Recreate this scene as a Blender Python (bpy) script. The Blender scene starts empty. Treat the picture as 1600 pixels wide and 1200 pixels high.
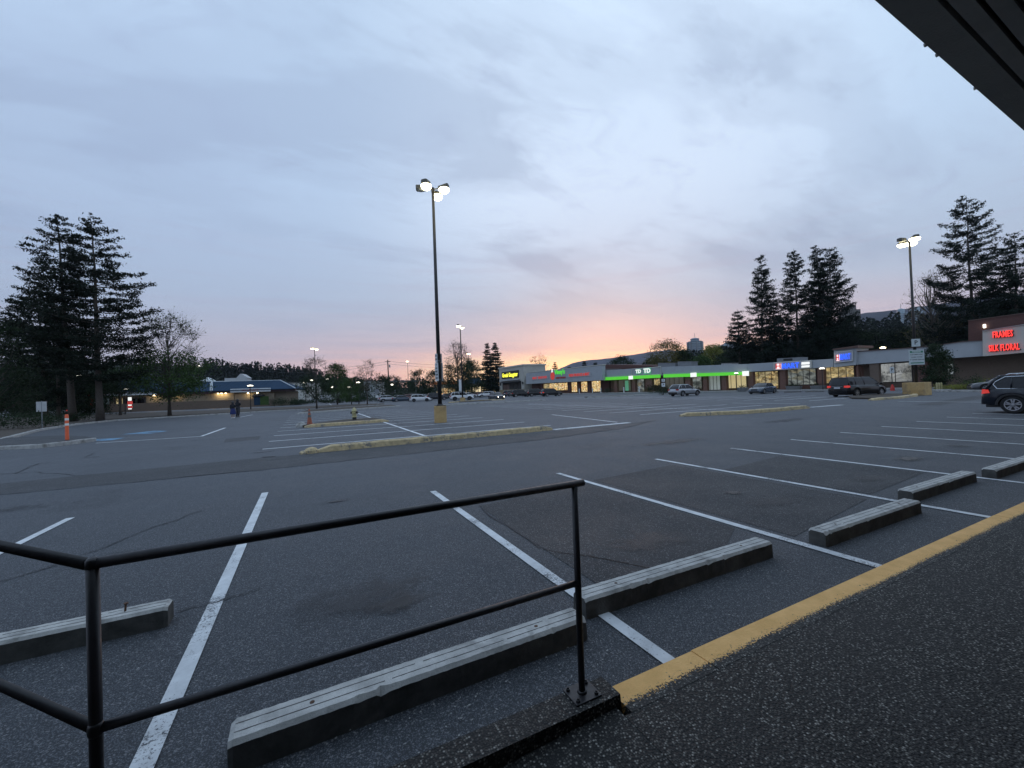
import bpy, bmesh, math, random
import numpy as np
from mathutils import Vector, Matrix
R = math.radians
sc = bpy.context.scene
COL = sc.collection

# ------------------------------------------------------------------ camera
CF, CYAW, CPIT, CROLL, CH = 647.0, .463, .0145, .036, 1.7
_F = Vector((math.sin(CYAW)*math.cos(CPIT), math.cos(CYAW)*math.cos(CPIT), math.sin(CPIT)))
_R0 = Vector((math.cos(CYAW), -math.sin(CYAW), 0)); _U0 = _R0.cross(_F)
_R = _R0*math.cos(CROLL) - _U0*math.sin(CROLL); _U = _U0*math.cos(CROLL) + _R0*math.sin(CROLL)
cam = bpy.data.cameras.new('camera'); camo = bpy.data.objects.new('camera', cam); COL.objects.link(camo)
m = Matrix((( _R.x, _U.x, -_F.x, 0), (_R.y, _U.y, -_F.y, 0), (_R.z, _U.z, -_F.z, CH), (0, 0, 0, 1)))
camo.matrix_world = m
cam.sensor_width = 36; cam.lens = 36*CF/1600; cam.clip_start = .05; cam.clip_end = 20000
sc.camera = camo

def ray(px, py): return _F + _R*((px-800)/CF) - _U*((py-600)/CF)
def gp(px, py, z=0.0):                     # where the line of sight through a photo pixel meets the height z
    d = ray(px, py); t = (z-CH)/d.z
    return Vector((d.x*t, d.y*t, z))
def at(px, d):                             # ground point d metres deep under image column px
    v = ray(px, 609.4-.036*(px-800)); return Vector((v.x*d, v.y*d, 0))
def hz(px, py, d):                         # height above ground seen at pixel row py, d metres deep
    v = ray(px, py); return CH + v.z*d
def fx(px, py, x0):                        # (y, z) on the plane x = x0
    d = ray(px, py); t = x0/d.x; return d.y*t, CH + d.z*t

# ------------------------------------------------------------------ light
SUN_AZ = 39.0      # degrees clockwise from +Y
SUN_EL = 1.5
sc.view_settings.view_transform = 'Standard'; sc.view_settings.look = 'None'
sc.view_settings.exposure = 0.0; sc.view_settings.gamma = 1.0
sc.view_settings.use_curve_mapping = False
sc.render.engine = 'CYCLES'
sc.cycles.use_denoising = True
sc.cycles.max_bounces = 6; sc.cycles.diffuse_bounces = 3; sc.cycles.glossy_bounces = 3
sc.cycles.transparent_max_bounces = 8; sc.cycles.volume_bounces = 0
sc.cycles.sample_clamp_indirect = 4.0

class NT:
    """small node-tree helper"""
    def __init__(s, tree): s.t = tree; s.n = tree.nodes; s.l = tree.links
    def new(s, typ, **kw):
        n = s.n.new(typ)
        for k, v in kw.items():
            if k in ('operation','blend_type','data_type','noise_dimensions','sky_type','feature','distance','interpolation','clamp','wave_type','voronoi_dimensions','bands_direction','normalize','gradient_type','distance'):
                setattr(n, k, v)
        return n
    def lk(s, a, b): s.l.new(a, b)
    def math(s, op, a, b=None, clamp=False):
        n = s.n.new('ShaderNodeMath'); n.operation = op; n.use_clamp = clamp
        for i, v in enumerate((a, b)):
            if v is None: continue
            if isinstance(v, (int, float)): n.inputs[i].default_value = v
            else: s.l.new(v, n.inputs[i])
        return n.outputs[0]
    def mix(s, f, a, b, mode='MIX'):
        n = s.n.new('ShaderNodeMix'); n.data_type = 'RGBA'; n.blend_type = mode
        for i, v in ((0, f), (6, a), (7, b)):
            if isinstance(v, (int, float)): n.inputs[i].default_value = v
            elif isinstance(v, (tuple, list)): n.inputs[i].default_value = (*v[:3], 1)
            else: s.l.new(v, n.inputs[i])
        return n.outputs[2]
    def ramp(s, f, stops, interp='LINEAR'):
        n = s.n.new('ShaderNodeValToRGB'); n.color_ramp.interpolation = interp
        el = n.color_ramp.elements
        while len(el) < len(stops): el.new(.5)
        for e, (p, c) in zip(el, stops):
            e.position = p
            e.color = (c, c, c, 1) if isinstance(c, (int, float)) else (*c, 1)
        s.l.new(f, n.inputs[0]); return n.outputs[0]
    def noise(s, vec, scale, detail=4, rough=.55, dist=0, out=0):
        n = s.n.new('ShaderNodeTexNoise'); n.inputs['Scale'].default_value = scale
        n.inputs['Detail'].default_value = detail; n.inputs['Roughness'].default_value = rough
        n.inputs['Distortion'].default_value = dist
        if vec is not None: s.l.new(vec, n.inputs['Vector'])
        return n.outputs[out]
    def voro(s, vec, scale, out='Distance', feature='F1', rnd=1.0):
        n = s.n.new('ShaderNodeTexVoronoi'); n.feature = feature
        n.inputs['Scale'].default_value = scale; n.inputs['Randomness'].default_value = rnd
        if vec is not None: s.l.new(vec, n.inputs['Vector'])
        return n.outputs[out]
    def mapping(s, vec, scale=(1,1,1), loc=(0,0,0), rot=(0,0,0)):
        n = s.n.new('ShaderNodeMapping'); n.inputs['Scale'].default_value = scale
        n.inputs['Location'].default_value = loc; n.inputs['Rotation'].default_value = rot
        s.l.new(vec, n.inputs['Vector']); return n.outputs[0]

# world: a dusk overcast sky with a glow where the sun has set, over the Nishita sky
w = bpy.data.worlds.new("World"); sc.world = w; w.use_nodes = True
N = NT(w.node_tree); N.n.clear()
tc = N.n.new('ShaderNodeTexCoord'); sep = N.n.new('ShaderNodeSeparateXYZ'); N.lk(tc.outputs['Generated'], sep.inputs[0])
X, Y, Z = sep.outputs
zc = N.math('MAXIMUM', Z, 0.0)
horiz = N.math('SQRT', N.math('ADD', N.math('MULTIPLY', X, X), N.math('MULTIPLY', Y, Y)))
def dotaz(az):
    a = R(az); return N.math('DIVIDE', N.math('ADD', N.math('MULTIPLY', X, math.sin(a)), N.math('MULTIPLY', Y, math.cos(a))), N.math('MAXIMUM', horiz, 1e-4))
dg = dotaz(SUN_AZ)
base = N.ramp(zc, [(0, (.37,.37,.49)), (.10, (.355,.40,.515)), (.24, (.355,.445,.59)), (.42, (.425,.555,.73)), (.68, (.50,.65,.83)), (1, (.47,.62,.81))])
# bright break in the cloud high above the sunset side
brt = N.math('MULTIPLY', N.ramp(dg, [(.80, 0), (.99, 1)], 'EASE'), N.ramp(zc, [(.18, 0), (.44, 1), (.60, .8), (.8, .3)], 'EASE'))
sky1 = N.mix(N.math('MULTIPLY', brt, .42), base, (.71,.79,.93))
# cloud layers: projected on a flat cloud deck so they crowd towards the horizon
den = N.math('ADD', zc, .17)
cv = N.n.new('ShaderNodeCombineXYZ'); N.lk(N.math('DIVIDE', X, den), cv.inputs[0]); N.lk(N.math('DIVIDE', Y, den), cv.inputs[1])
cvr = N.mapping(cv.outputs[0], scale=(.55, 1.15, 1), rot=(0, 0, R(28)), loc=(3.1, .4, 0))
n1 = N.noise(cvr, 1.35, 7, .55, .5)
n2 = N.noise(N.mapping(cv.outputs[0], scale=(.42, 1.5, 1), rot=(0, 0, R(24)), loc=(7.7, 2.2, 1)), 2.7, 6, .6, .3)
cl = N.ramp(N.math('ADD', N.math('MULTIPLY', n1, .68), N.math('MULTIPLY', n2, .32)), [(.46, 0), (.52, .4), (.58, 1)], 'EASE')
amt = N.ramp(zc, [(0, .2), (.1, .6), (.28, .85), (.5, .55), (1, .4)])
sky2 = N.mix(N.math('MULTIPLY', cl, amt), sky1, (.285,.36,.50))
wisp = N.ramp(N.noise(N.mapping(cv.outputs[0], scale=(.8, 1.3, 1), loc=(1.2, 5, 0)), 4.2, 8, .65, .8), [(.50, 0), (.72, 1)], 'EASE')
sky2 = N.mix(N.math('MULTIPLY', wisp, .3), sky2, (.30,.36,.52))
# left of the frame is a deeper blue grey
lf = N.ramp(dotaz(-45), [(.25, 0), (.95, 1)], 'EASE')
sky2 = N.mix(N.math('MULTIPLY', N.math('MULTIPLY', lf, .45), N.ramp(zc, [(0, .3), (.3, 1), (.7, .8), (1, .2)])), sky2, (.285,.37,.56))
# sunset: lilac, then pink, then orange towards the horizon
wob = N.math('MULTIPLY', N.math('SUBTRACT', n2, .5), .05)
ze = N.math('ADD', zc, wob)
g1 = N.math('MULTIPLY', N.ramp(dg, [(.35, 0), (.93, 1)], 'EASE'), N.ramp(ze, [(.07, 1), (.21, 0)], 'EASE'))
sky3 = N.mix(N.math('MULTIPLY', g1, .72), sky2, (.60,.44,.50))
g2 = N.math('MULTIPLY', N.ramp(dg, [(.66, 0), (.95, 1)], 'EASE'), N.ramp(ze, [(.04, 1), (.125, 0)], 'EASE'))
sky3 = N.mix(N.math('MULTIPLY', g2, .85), sky3, (.92,.50,.42))
g3 = N.math('MULTIPLY', N.ramp(dg, [(.86, 0), (.995, 1)], 'EASE'), N.ramp(ze, [(.04, 1), (.10, 0)], 'EASE'))
sky3 = N.mix(N.math('MULTIPLY', g3, .97), sky3, (1.2,.88,.46))
# thin streaks of cloud across the glow
st = N.ramp(N.noise(N.mapping(tc.outputs['Generated'], scale=(1.6, 1.6, 34), loc=(0, 0, 2)), 2.2, 5, .55, .3), [(.47, 0), (.66, 1)], 'EASE')
sky3 = N.mix(N.math('MULTIPLY', N.math('MULTIPLY', st, .34), N.ramp(zc, [(.03, .3), (.1, 1), (.26, .6), (.36, 0)])), sky3, (.33,.335,.47))
skyn = N.n.new('ShaderNodeTexSky'); skyn.sky_type = 'NISHITA'; skyn.sun_disc = False
skyn.sun_elevation = R(SUN_EL); skyn.sun_rotation = R(SUN_AZ); skyn.air_density = 1.0; skyn.dust_density = 1.5
nb = N.n.new('ShaderNodeBackground'); nb.inputs[1].default_value = .05; N.lk(skyn.outputs[0], nb.inputs[0])
cb = N.n.new('ShaderNodeBackground'); cb.inputs[1].default_value = 1.22; N.lk(sky3, cb.inputs[0])
add = N.n.new('ShaderNodeAddShader'); N.lk(nb.outputs[0], add.inputs[0]); N.lk(cb.outputs[0], add.inputs[1])
wo = N.n.new('ShaderNodeOutputWorld'); N.lk(add.outputs[0], wo.inputs[0])

sl = bpy.data.lights.new('sun', 'SUN'); sl.energy = .2; sl.angle = R(14); sl.color = (1, .72, .55)
so = bpy.data.objects.new('sun', sl); COL.objects.link(so)
sd = Vector((math.sin(R(SUN_AZ))*math.cos(R(SUN_EL)), math.cos(R(SUN_AZ))*math.cos(R(SUN_EL)), math.sin(R(SUN_EL))))
so.rotation_euler = sd.to_track_quat('Z', 'Y').to_euler()

# ------------------------------------------------------------------ materials
M = {}
def mat(name, col=(.5,.5,.5), rough=.6, metal=0.0, emis=None, es=1.0, spec=.5, var=.12, vscale=3.0, bump=0.0, bscale=40.0, coat=0.0):
    """plain material with a light procedural mottling so no surface is perfectly uniform"""
    mt = bpy.data.materials.new(name); mt.use_nodes = True; t = NT(mt.node_tree)
    b = mt.node_tree.nodes['Principled BSDF']
    b.inputs['Roughness'].default_value = rough; b.inputs['Metallic'].default_value = metal
    b.inputs['Specular IOR Level'].default_value = spec
    if coat: b.inputs['Coat Weight'].default_value = coat; b.inputs['Coat Roughness'].default_value = .08
    tcn = t.n.new('ShaderNodeTexCoord')
    if var:
        nz = t.noise(tcn.outputs['Object'], vscale, 6, .6)
        c = t.mix(t.ramp(nz, [(.3, 0), (.7, 1)]), tuple(x*(1-var) for x in col), tuple(min(1, x*(1+var)) for x in col))
        t.lk(c, b.inputs['Base Color'])
    else: b.inputs['Base Color'].default_value = (*col, 1)
    if bump:
        bn = t.n.new('ShaderNodeBump'); bn.inputs['Strength'].default_value = bump; bn.inputs['Distance'].default_value = .01
        t.lk(t.noise(tcn.outputs['Object'], bscale, 5, .6), bn.inputs['Height']); t.lk(bn.outputs[0], b.inputs['Normal'])
    if emis: b.inputs['Emission Color'].default_value = (*emis, 1); b.inputs['Emission Strength'].default_value = es
    M[name] = mt; return mt

def asphalt(name, dark, light, crack=True, rmin=.60):
    mt = bpy.data.materials.new(name); mt.use_nodes = True; t = NT(mt.node_tree)
    b = mt.node_tree.nodes['Principled BSDF']
    g = t.n.new('ShaderNodeNewGeometry'); P = g.outputs['Position']
    big = t.noise(P, .14, 5, .6, .4); mid = t.noise(P, .9, 6, .65, .3); fine = t.noise(P, 14, 4, .7); grain = t.voro(P, 125)
    f = t.math('ADD', t.math('MULTIPLY', big, .5), t.math('MULTIPLY', mid, .5))
    c = t.mix(t.ramp(f, [(.36, 0), (.64, 1)]), dark, light)
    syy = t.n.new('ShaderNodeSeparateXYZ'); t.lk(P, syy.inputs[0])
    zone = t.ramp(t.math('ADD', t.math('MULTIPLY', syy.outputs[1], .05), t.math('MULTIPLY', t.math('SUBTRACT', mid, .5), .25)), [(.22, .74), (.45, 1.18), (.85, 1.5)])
    c = t.mix(1.0, c, zone, 'MULTIPLY')   # canopy shade up close and grazing sheen farther out, put into the colour
    # tyre-polished lanes and long streaks
    strk = t.noise(t.mapping(P, scale=(.12, 1.3, 1)), 1.0, 5, .6, .2)
    c = t.mix(t.math('MULTIPLY', t.ramp(strk, [(.48, 0), (.68, 1)]), .22), c, tuple(x*.72 for x in dark))
    # oil and damp stains
    oil = t.ramp(t.noise(t.mapping(P, loc=(31.7, 5.3, 0)), .42, 3, .5, .6), [(.63, 0), (.72, 1)])
    c = t.mix(t.math('MULTIPLY', oil, .42), c, (.022,.024,.028))
    # stone grain
    cg = t.mix(t.ramp(grain, [(.0, 1), (.55, 0)]), tuple(x*.30 for x in dark), tuple(min(1, x*2.1) for x in light))
    c = t.mix(.62, c, cg, 'MIX')
    rc = t.voro(P, 120, 'Color'); sp = t.n.new('ShaderNodeSeparateColor'); t.lk(rc, sp.inputs[0])
    peb = t.math('MULTIPLY', t.ramp(sp.outputs[0], [(.89, 0), (.91, 1)], 'CONSTANT'), .5)
    c = t.mix(peb, c, (.26,.26,.27))
    if crack:
        wv = t.n.new('ShaderNodeVectorMath'); wv.operation = 'ADD'
        nv = t.n.new('ShaderNodeTexNoise'); nv.inputs['Scale'].default_value = .9; nv.inputs['Detail'].default_value = 6
        t.lk(P, nv.inputs['Vector']); t.lk(P, wv.inputs[0]); t.lk(nv.outputs['Color'], wv.inputs[1])
        ck = t.voro(wv.outputs[0], .16, 'Distance', 'DISTANCE_TO_EDGE')
        msk = t.ramp(t.noise(t.mapping(P, loc=(9, 3, 0)), .11, 2, .5), [(.50, 0), (.58, 1)])
        sy = t.n.new('ShaderNodeSeparateXYZ'); t.lk(P, sy.inputs[0]); msk = t.math('MULTIPLY', msk, t.ramp(t.math('MULTIPLY', sy.outputs[1], .04), [(.36, 0), (.6, 1)]))
        ckm = t.math('MULTIPLY', t.ramp(ck, [(.0, 1), (.0022, .8), (.004, 0)]), msk)
        c = t.mix(t.math('MULTIPLY', ckm, .8), c, (.018,.02,.024))
    t.lk(c, b.inputs['Base Color'])
    t.lk(t.ramp(mid, [(.3, rmin), (.7, rmin+.18)]), b.inputs['Roughness'])
    b.inputs['Specular IOR Level'].default_value = .42
    bn = t.n.new('ShaderNodeBump'); bn.inputs['Strength'].default_value = .5; bn.inputs['Distance'].default_value = .004
    t.lk(t.math('ADD', t.math('MULTIPLY', fine, .5), t.math('SUBTRACT', 1.0, grain)), bn.inputs['Height']); t.lk(bn.outputs[0], b.inputs['Normal'])
    M[name] = mt; return mt
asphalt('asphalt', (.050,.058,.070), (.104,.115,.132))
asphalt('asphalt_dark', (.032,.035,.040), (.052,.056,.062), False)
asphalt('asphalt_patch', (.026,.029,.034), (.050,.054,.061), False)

def paint(name, col, wear=.5, under=(.07,.075,.085), sc1=55, soft=.05, dirt=.25):
    """road paint, chipped where the stones show through"""
    mt = bpy.data.materials.new(name); mt.use_nodes = True; t = NT(mt.node_tree)
    b = mt.node_tree.nodes['Principled BSDF']; g = t.n.new('ShaderNodeNewGeometry'); P = g.outputs['Position']
    a = t.noise(P, sc1, 5, .7); bigm = t.noise(P, 1.7, 4, .6)
    th = t.math('ADD', t.math('MULTIPLY', t.math('SUBTRACT', bigm, .5), .9), a)
    k = t.ramp(th, [(.5-wear*.35-soft, 0), (.5-wear*.35+soft, 1)])
    d = t.ramp(t.noise(P, 6, 6, .65), [(.35, 1-dirt), (.65, 1)])
    c = t.mix(k, under, t.mix(1.0, col, d, 'MULTIPLY')); t.lk(c, b.inputs['Base Color'])
    b.inputs['Roughness'].default_value = .7
    bn = t.n.new('ShaderNodeBump'); bn.inputs['Strength'].default_value = .4; bn.inputs['Distance'].default_value = .004
    t.lk(t.math('ADD', k, a), bn.inputs['Height']); t.lk(bn.outputs[0], b.inputs['Normal'])
    M[name] = mt; return mt
paint('white_paint', (.72,.75,.77), .40, sc1=70)
paint('white_paint_worn', (.82,.85,.88), .48)
paint('blue_paint', (.16,.34,.52), .15)
def kerb_paint(name):
    mt = bpy.data.materials.new(name); mt.use_nodes = True; t = NT(mt.node_tree)
    b = mt.node_tree.nodes['Principled BSDF']; g = t.n.new('ShaderNodeNewGeometry'); P = g.outputs['Position']
    s = t.n.new('ShaderNodeSeparateXYZ'); t.lk(P, s.inputs[0])
    v = t.n.new('ShaderNodeTexVoronoi'); v.inputs['Scale'].default_value = 92; t.lk(P, v.inputs['Vector'])
    sc_ = t.n.new('ShaderNodeSeparateColor'); t.lk(v.outputs['Color'], sc_.inputs[0])
    stone = t.ramp(sc_.outputs[0], [(0, (.012,.013,.013)), (.38, (.028,.029,.028)), (.58, (.075,.073,.066)), (.84, (.19,.182,.16)), (1, (.42,.41,.37))]); stone = t.mix(t.ramp(v.outputs['Distance'], [(.25, 0), (.62, 1)]), stone, (.008,.009,.009))
    edge = t.math('MULTIPLY', t.math('SUBTRACT', s.outputs[1], 1.635), 26.0)          # paint fades out over the first stones of the walkway
    wob = t.math('MULTIPLY', t.math('SUBTRACT', t.noise(P, 2.2, 3, .5), .5), 1.1)
    spk = t.math('MULTIPLY', t.math('SUBTRACT', t.noise(P, 75, 4, .75), .5), 4.2)
    chip = t.math('MULTIPLY', t.ramp(t.noise(P, 38, 5, .75), [(.34, 1), (.40, 0)]), 1.6)
    k = t.ramp(t.math('SUBTRACT', t.math('ADD', t.math('ADD', edge, wob), spk), chip), [(.0, 0), (.12, 1)])
    yel = t.mix(t.ramp(t.noise(P, 5, 6, .7), [(.35, 0), (.65, 1)]), (.80,.45,.14), (.98,.58,.21))
    c = t.mix(k, stone, yel); t.lk(c, b.inputs['Base Color']); b.inputs['Roughness'].default_value = .7
    bn = t.n.new('ShaderNodeBump'); bn.inputs['Strength'].default_value = .6; bn.inputs['Distance'].default_value = .005
    t.lk(t.math('SUBTRACT', 1.0, v.outputs['Distance']), bn.inputs['Height']); t.lk(bn.outputs[0], b.inputs['Normal'])
    M[name] = mt
kerb_paint('kerb_yellow')
paint('yellow_curb', (.80,.49,.15), .40, (.12,.11,.10), 60, .04, .3)
paint('yellow_worn', (.60,.47,.27), .30, (.20,.185,.16), 13, .05, .4)

def aggregate(name):
    mt = bpy.data.materials.new(name); mt.use_nodes = True; t = NT(mt.node_tree)
    b = mt.node_tree.nodes['Principled BSDF']; g = t.n.new('ShaderNodeNewGeometry'); P = g.outputs['Position']
    v = t.n.new('ShaderNodeTexVoronoi'); v.inputs['Scale'].default_value = 92; t.lk(P, v.inputs['Vector'])
    s = t.n.new('ShaderNodeSeparateColor'); t.lk(v.outputs['Color'], s.inputs[0])
    stone = t.ramp(s.outputs[0], [(0, (.012,.013,.013)), (.38, (.028,.029,.028)), (.58, (.075,.073,.066)), (.84, (.19,.182,.16)), (1, (.42,.41,.37))])
    edge = t.ramp(v.outputs['Distance'], [(.25, 0), (.62, 1)])
    c = t.mix(edge, stone, (.008,.009,.009))
    c = t.mix(t.math('MULTIPLY', t.ramp(t.noise(P, 1.3, 4, .6), [(.4, 0), (.7, 1)]), .35), c, (.03,.03,.032))
    t.lk(c, b.inputs['Base Color']); b.inputs['Roughness'].default_value = .62; b.inputs['Specular IOR Level'].default_value = .3
    bn = t.n.new('ShaderNodeBump'); bn.inputs['Strength'].default_value = .9; bn.inputs['Distance'].default_value = .006
    t.lk(t.math('SUBTRACT', 1.0, v.outputs['Distance']), bn.inputs['Height']); t.lk(bn.outputs[0], b.inputs['Normal'])
    M[name] = mt
aggregate('aggregate')

def concrete(name, a, bcol, stain=(.06,.055,.05), amount=.5, sc1=5):
    mt = bpy.data.materials.new(name); mt.use_nodes = True; t = NT(mt.node_tree)
    b = mt.node_tree.nodes['Principled BSDF']; g = t.n.new('ShaderNodeNewGeometry'); P = g.outputs['Position']
    c = t.mix(t.ramp(t.noise(P, sc1, 7, .65), [(.35, 0), (.65, 1)]), a, bcol)
    c = t.mix(t.math('MULTIPLY', t.ramp(t.noise(t.mapping(P, loc=(4, 4, 4)), sc1*.55, 5, .7, .5), [(.52, 0), (.66, 1)]), amount), c, stain)
    pit = t.ramp(t.voro(P, 130), [(.12, 1), (.22, 0)])
    c = t.mix(t.math('MULTIPLY', pit, .45), c, stain)
    t.lk(c, b.inputs['Base Color']); b.inputs['Roughness'].default_value = .85
    bn = t.n.new('ShaderNodeBump'); bn.inputs['Strength'].default_value = .6; bn.inputs['Distance'].default_value = .006
    t.lk(t.math('SUBTRACT', t.noise(P, 60, 5, .7), t.math('MULTIPLY', pit, .6)), bn.inputs['Height']); t.lk(bn.outputs[0], b.inputs['Normal'])
    M[name] = mt
concrete('concrete', (.27,.27,.265), (.40,.40,.39))
concrete('concrete_dark', (.10,.10,.10), (.17,.17,.165))
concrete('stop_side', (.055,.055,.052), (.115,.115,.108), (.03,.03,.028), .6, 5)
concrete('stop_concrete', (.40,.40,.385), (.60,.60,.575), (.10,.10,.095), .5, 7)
concrete('pedestal', (.42,.28,.12), (.54,.37,.17), (.24,.18,.12), .7, 2.2)
concrete('stucco', (.40,.42,.44), (.46,.48,.50), (.3,.31,.33), .2, .6)
concrete('stucco_warm', (.40,.40,.36), (.48,.47,.43), (.3,.29,.26), .3, .7)
concrete('tan_stucco', (.22,.185,.14), (.27,.23,.17), (.14,.12,.09), .3, .8)
concrete('soffit', (.34,.34,.33), (.42,.42,.40), (.2,.2,.2), .2, 3)

def brick(name, c1, c2, mortar, scale=1.0):
    mt = bpy.data.materials.new(name); mt.use_nodes = True; t = NT(mt.node_tree)
    b = mt.node_tree.nodes['Principled BSDF']; g = t.n.new('ShaderNodeNewGeometry')
    s = t.n.new('ShaderNodeSeparateXYZ'); t.lk(g.outputs['Position'], s.inputs[0])
    cx = t.n.new('ShaderNodeCombineXYZ'); t.lk(t.math('ADD', s.outputs[0], s.outputs[1]), cx.inputs[0]); t.lk(s.outputs[2], cx.inputs[1])
    br = t.n.new('ShaderNodeTexBrick'); t.lk(cx.outputs[0], br.inputs['Vector'])
    br.inputs['Scale'].default_value = scale; br.inputs['Brick Width'].default_value = .24; br.inputs['Row Height'].default_value = .08; br.inputs['Mortar Size'].default_value = .008
    br.inputs['Color1'].default_value = (*c1, 1); br.inputs['Color2'].default_value = (*c2, 1); br.inputs['Mortar'].default_value = (*mortar, 1)
    c = t.mix(t.math('MULTIPLY', t.noise(g.outputs['Position'], .8, 5, .6), .5), br.outputs[0], tuple(x*.6 for x in c1))
    t.lk(c, b.inputs['Base Color']); b.inputs['Roughness'].default_value = .85
    M[name] = mt
brick('brick', (.16,.075,.055), (.21,.095,.065), (.16,.14,.12))
brick('brick_dark', (.105,.045,.04), (.14,.06,.05), (.09,.07,.065))
brick('brick_brown', (.145,.105,.08), (.18,.13,.10), (.16,.14,.12))

def foliage(name, c1, c2, c3):
    mt = bpy.data.materials.new(name); mt.use_nodes = True; t = NT(mt.node_tree)
    b = mt.node_tree.nodes['Principled BSDF']; g = t.n.new('ShaderNodeNewGeometry')
    c = t.mix(t.ramp(t.noise(g.outputs['Position'], .55, 3, .6), [(.35, 0), (.65, 1)]), c1, c2)
    c = t.mix(t.math('MULTIPLY', g.outputs['Random Per Island'], .55), c, c3)
    t.lk(c, b.inputs['Base Color']); b.inputs['Roughness'].default_value = .65
    b.inputs['Specular IOR Level'].default_value = .1
    M[name] = mt
foliage('needles', (.009,.015,.012), (.015,.023,.016), (.020,.029,.019))
foliage('fir_needles', (.009,.017,.014), (.016,.026,.020), (.023,.034,.024))
foliage('leaves_green', (.030,.062,.024), (.050,.090,.030), (.075,.115,.036))
foliage('leaves_mid', (.022,.042,.020), (.034,.062,.026), (.050,.080,.032))
foliage('leaves_bright', (.075,.13,.035), (.11,.165,.05), (.14,.19,.06))
foliage('leaves_dark', (.016,.030,.017), (.025,.044,.022), (.036,.054,.026))
foliage('leaves_autumn', (.09,.085,.030), (.10,.115,.035), (.15,.10,.035))
foliage('leaves_yellow', (.19,.20,.045), (.25,.24,.06), (.13,.16,.05))
foliage('forest', (.009,.015,.013), (.015,.023,.018), (.022,.030,.022))
mat('bark', (.060,.050,.042), .9, var=.3, vscale=8, bump=.5, bscale=20)
mat('bark_pale', (.115,.10,.085), .9, var=.3, vscale=8)
mat('soil', (.060,.048,.038), .95, var=.4, vscale=4, bump=.8, bscale=12)
mat('grass', (.05,.075,.03), .9, var=.35, vscale=3, bump=.8, bscale=30)
def worn_metal(name):
    mt = bpy.data.materials.new(name); mt.use_nodes = True; t = NT(mt.node_tree)
    b = mt.node_tree.nodes['Principled BSDF']; g = t.n.new('ShaderNodeNewGeometry'); P = g.outputs['Position']
    c = t.mix(t.ramp(t.noise(P, 9, 5, .65), [(.35, 0), (.7, 1)]), (.010,.010,.013), (.022,.021,.024))
    chip = t.ramp(t.noise(t.mapping(P, scale=(.5, 1, 1)), 70, 6, .75), [(.66, 0), (.70, 1)])
    area = t.ramp(t.noise(t.mapping(P, loc=(2, 7, 1)), 3.2, 3, .5), [(.5, 0), (.62, 1)])
    k = t.math('MULTIPLY', chip, area)
    c = t.mix(t.math('MULTIPLY', k, .85), c, (.13,.075,.05)); t.lk(c, b.inputs['Base Color'])
    t.lk(t.ramp(t.noise(P, 40, 5, .6), [(.3, .28), (.7, .5)]), b.inputs['Roughness'])
    bn = t.n.new('ShaderNodeBump'); bn.inputs['Strength'].default_value = .25; bn.inputs['Distance'].default_value = .002
    t.lk(t.math('SUBTRACT', t.noise(P, 55, 5, .6), t.math('MULTIPLY', k, .5)), bn.inputs['Height']); t.lk(bn.outputs[0], b.inputs['Normal'])
    M[name] = mt
worn_metal('black_metal')
def stain(name, col, a):
    mt = bpy.data.materials.new(name); mt.use_nodes = True; t = NT(mt.node_tree)
    b = mt.node_tree.nodes['Principled BSDF']; b.inputs['Base Color'].default_value = (*col, 1); b.inputs['Roughness'].default_value = .45
    tcn = t.n.new('ShaderNodeTexCoord'); ln = t.n.new('ShaderNodeVectorMath'); ln.operation = 'LENGTH'; t.lk(tcn.outputs['Object'], ln.inputs[0])
    g = t.n.new('ShaderNodeNewGeometry'); nz = t.noise(g.outputs['Position'], 3.2, 7, .68, .4)
    f = t.math('ADD', t.math('SUBTRACT', 1.0, ln.outputs['Value']), t.math('MULTIPLY', t.math('SUBTRACT', nz, .5), 2.2))
    t.lk(t.math('MULTIPLY', t.ramp(f, [(.25, 0), (.8, 1)]), a), b.inputs['Alpha']); M[name] = mt
stain('oil_stain', (.010,.011,.013), .78); stain('damp_stain', (.020,.022,.026), .5)
mat('pole_metal', (.022,.021,.022), .45, .2, var=.2)
mat('galvanized', (.28,.29,.30), .5, .6)
mat('grey_metal', (.22,.24,.26), .5, .3)
mat('lamp_housing', (.10,.095,.08), .45, .3)
mat('rust', (.10,.055,.035), .9, var=.5, vscale=30)
mat('sign_white', (.62,.66,.68), .5)
mat('sign_pale', (.44,.50,.52), .55)
mat('sign_grey', (.42,.44,.46), .5)
mat('sign_black', (.02,.02,.022), .5)
mat('sign_green', (.03,.16,.10), .5)
mat('sign_red', (.55,.04,.03), .5)
mat('sign_orange', (.6,.16,.03), .5)
mat('cone_orange', (.30,.085,.045), .6, var=.3, vscale=10)
mat('tube_orange', (.78,.13,.045), .5)
mat('reflective', (.75,.75,.72), .35)
mat('hydrant_paint', (.42,.38,.20), .5)
mat('coping', (.11,.065,.055), .6)
mat('roof_blue', (.024,.050,.090), .9, spec=.1, var=.15, vscale=1.5)
mat('roof_trim', (.45,.50,.54), .5)
mat('eave_maroon', (.085,.05,.055), .6)
mat('roof_gravel', (.16,.155,.15), .95)
mat('panel_grey', (.36,.39,.42), .55, var=.06, vscale=.8)
mat('panel_pale', (.50,.50,.46), .6, var=.06, vscale=.8)
mat('stone_base', (.26,.21,.13), .9, var=.3, vscale=5)
mat('dark_recess', (.03,.028,.026), .8)
mat('window_frame', (.035,.035,.038), .45, .3)
mat('awning_dark', (.025,.027,.032), .8)
mat('planter_grey', (.16,.165,.17), .8)
mat('glass_dark', (.008,.009,.012), .08, spec=.45, var=0)
mat('window_dim', (.05,.052,.05), .15, spec=.7, emis=(.9,.85,.65), es=.05)
mat('tyre', (.014,.014,.015), .8, var=.1)
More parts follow.
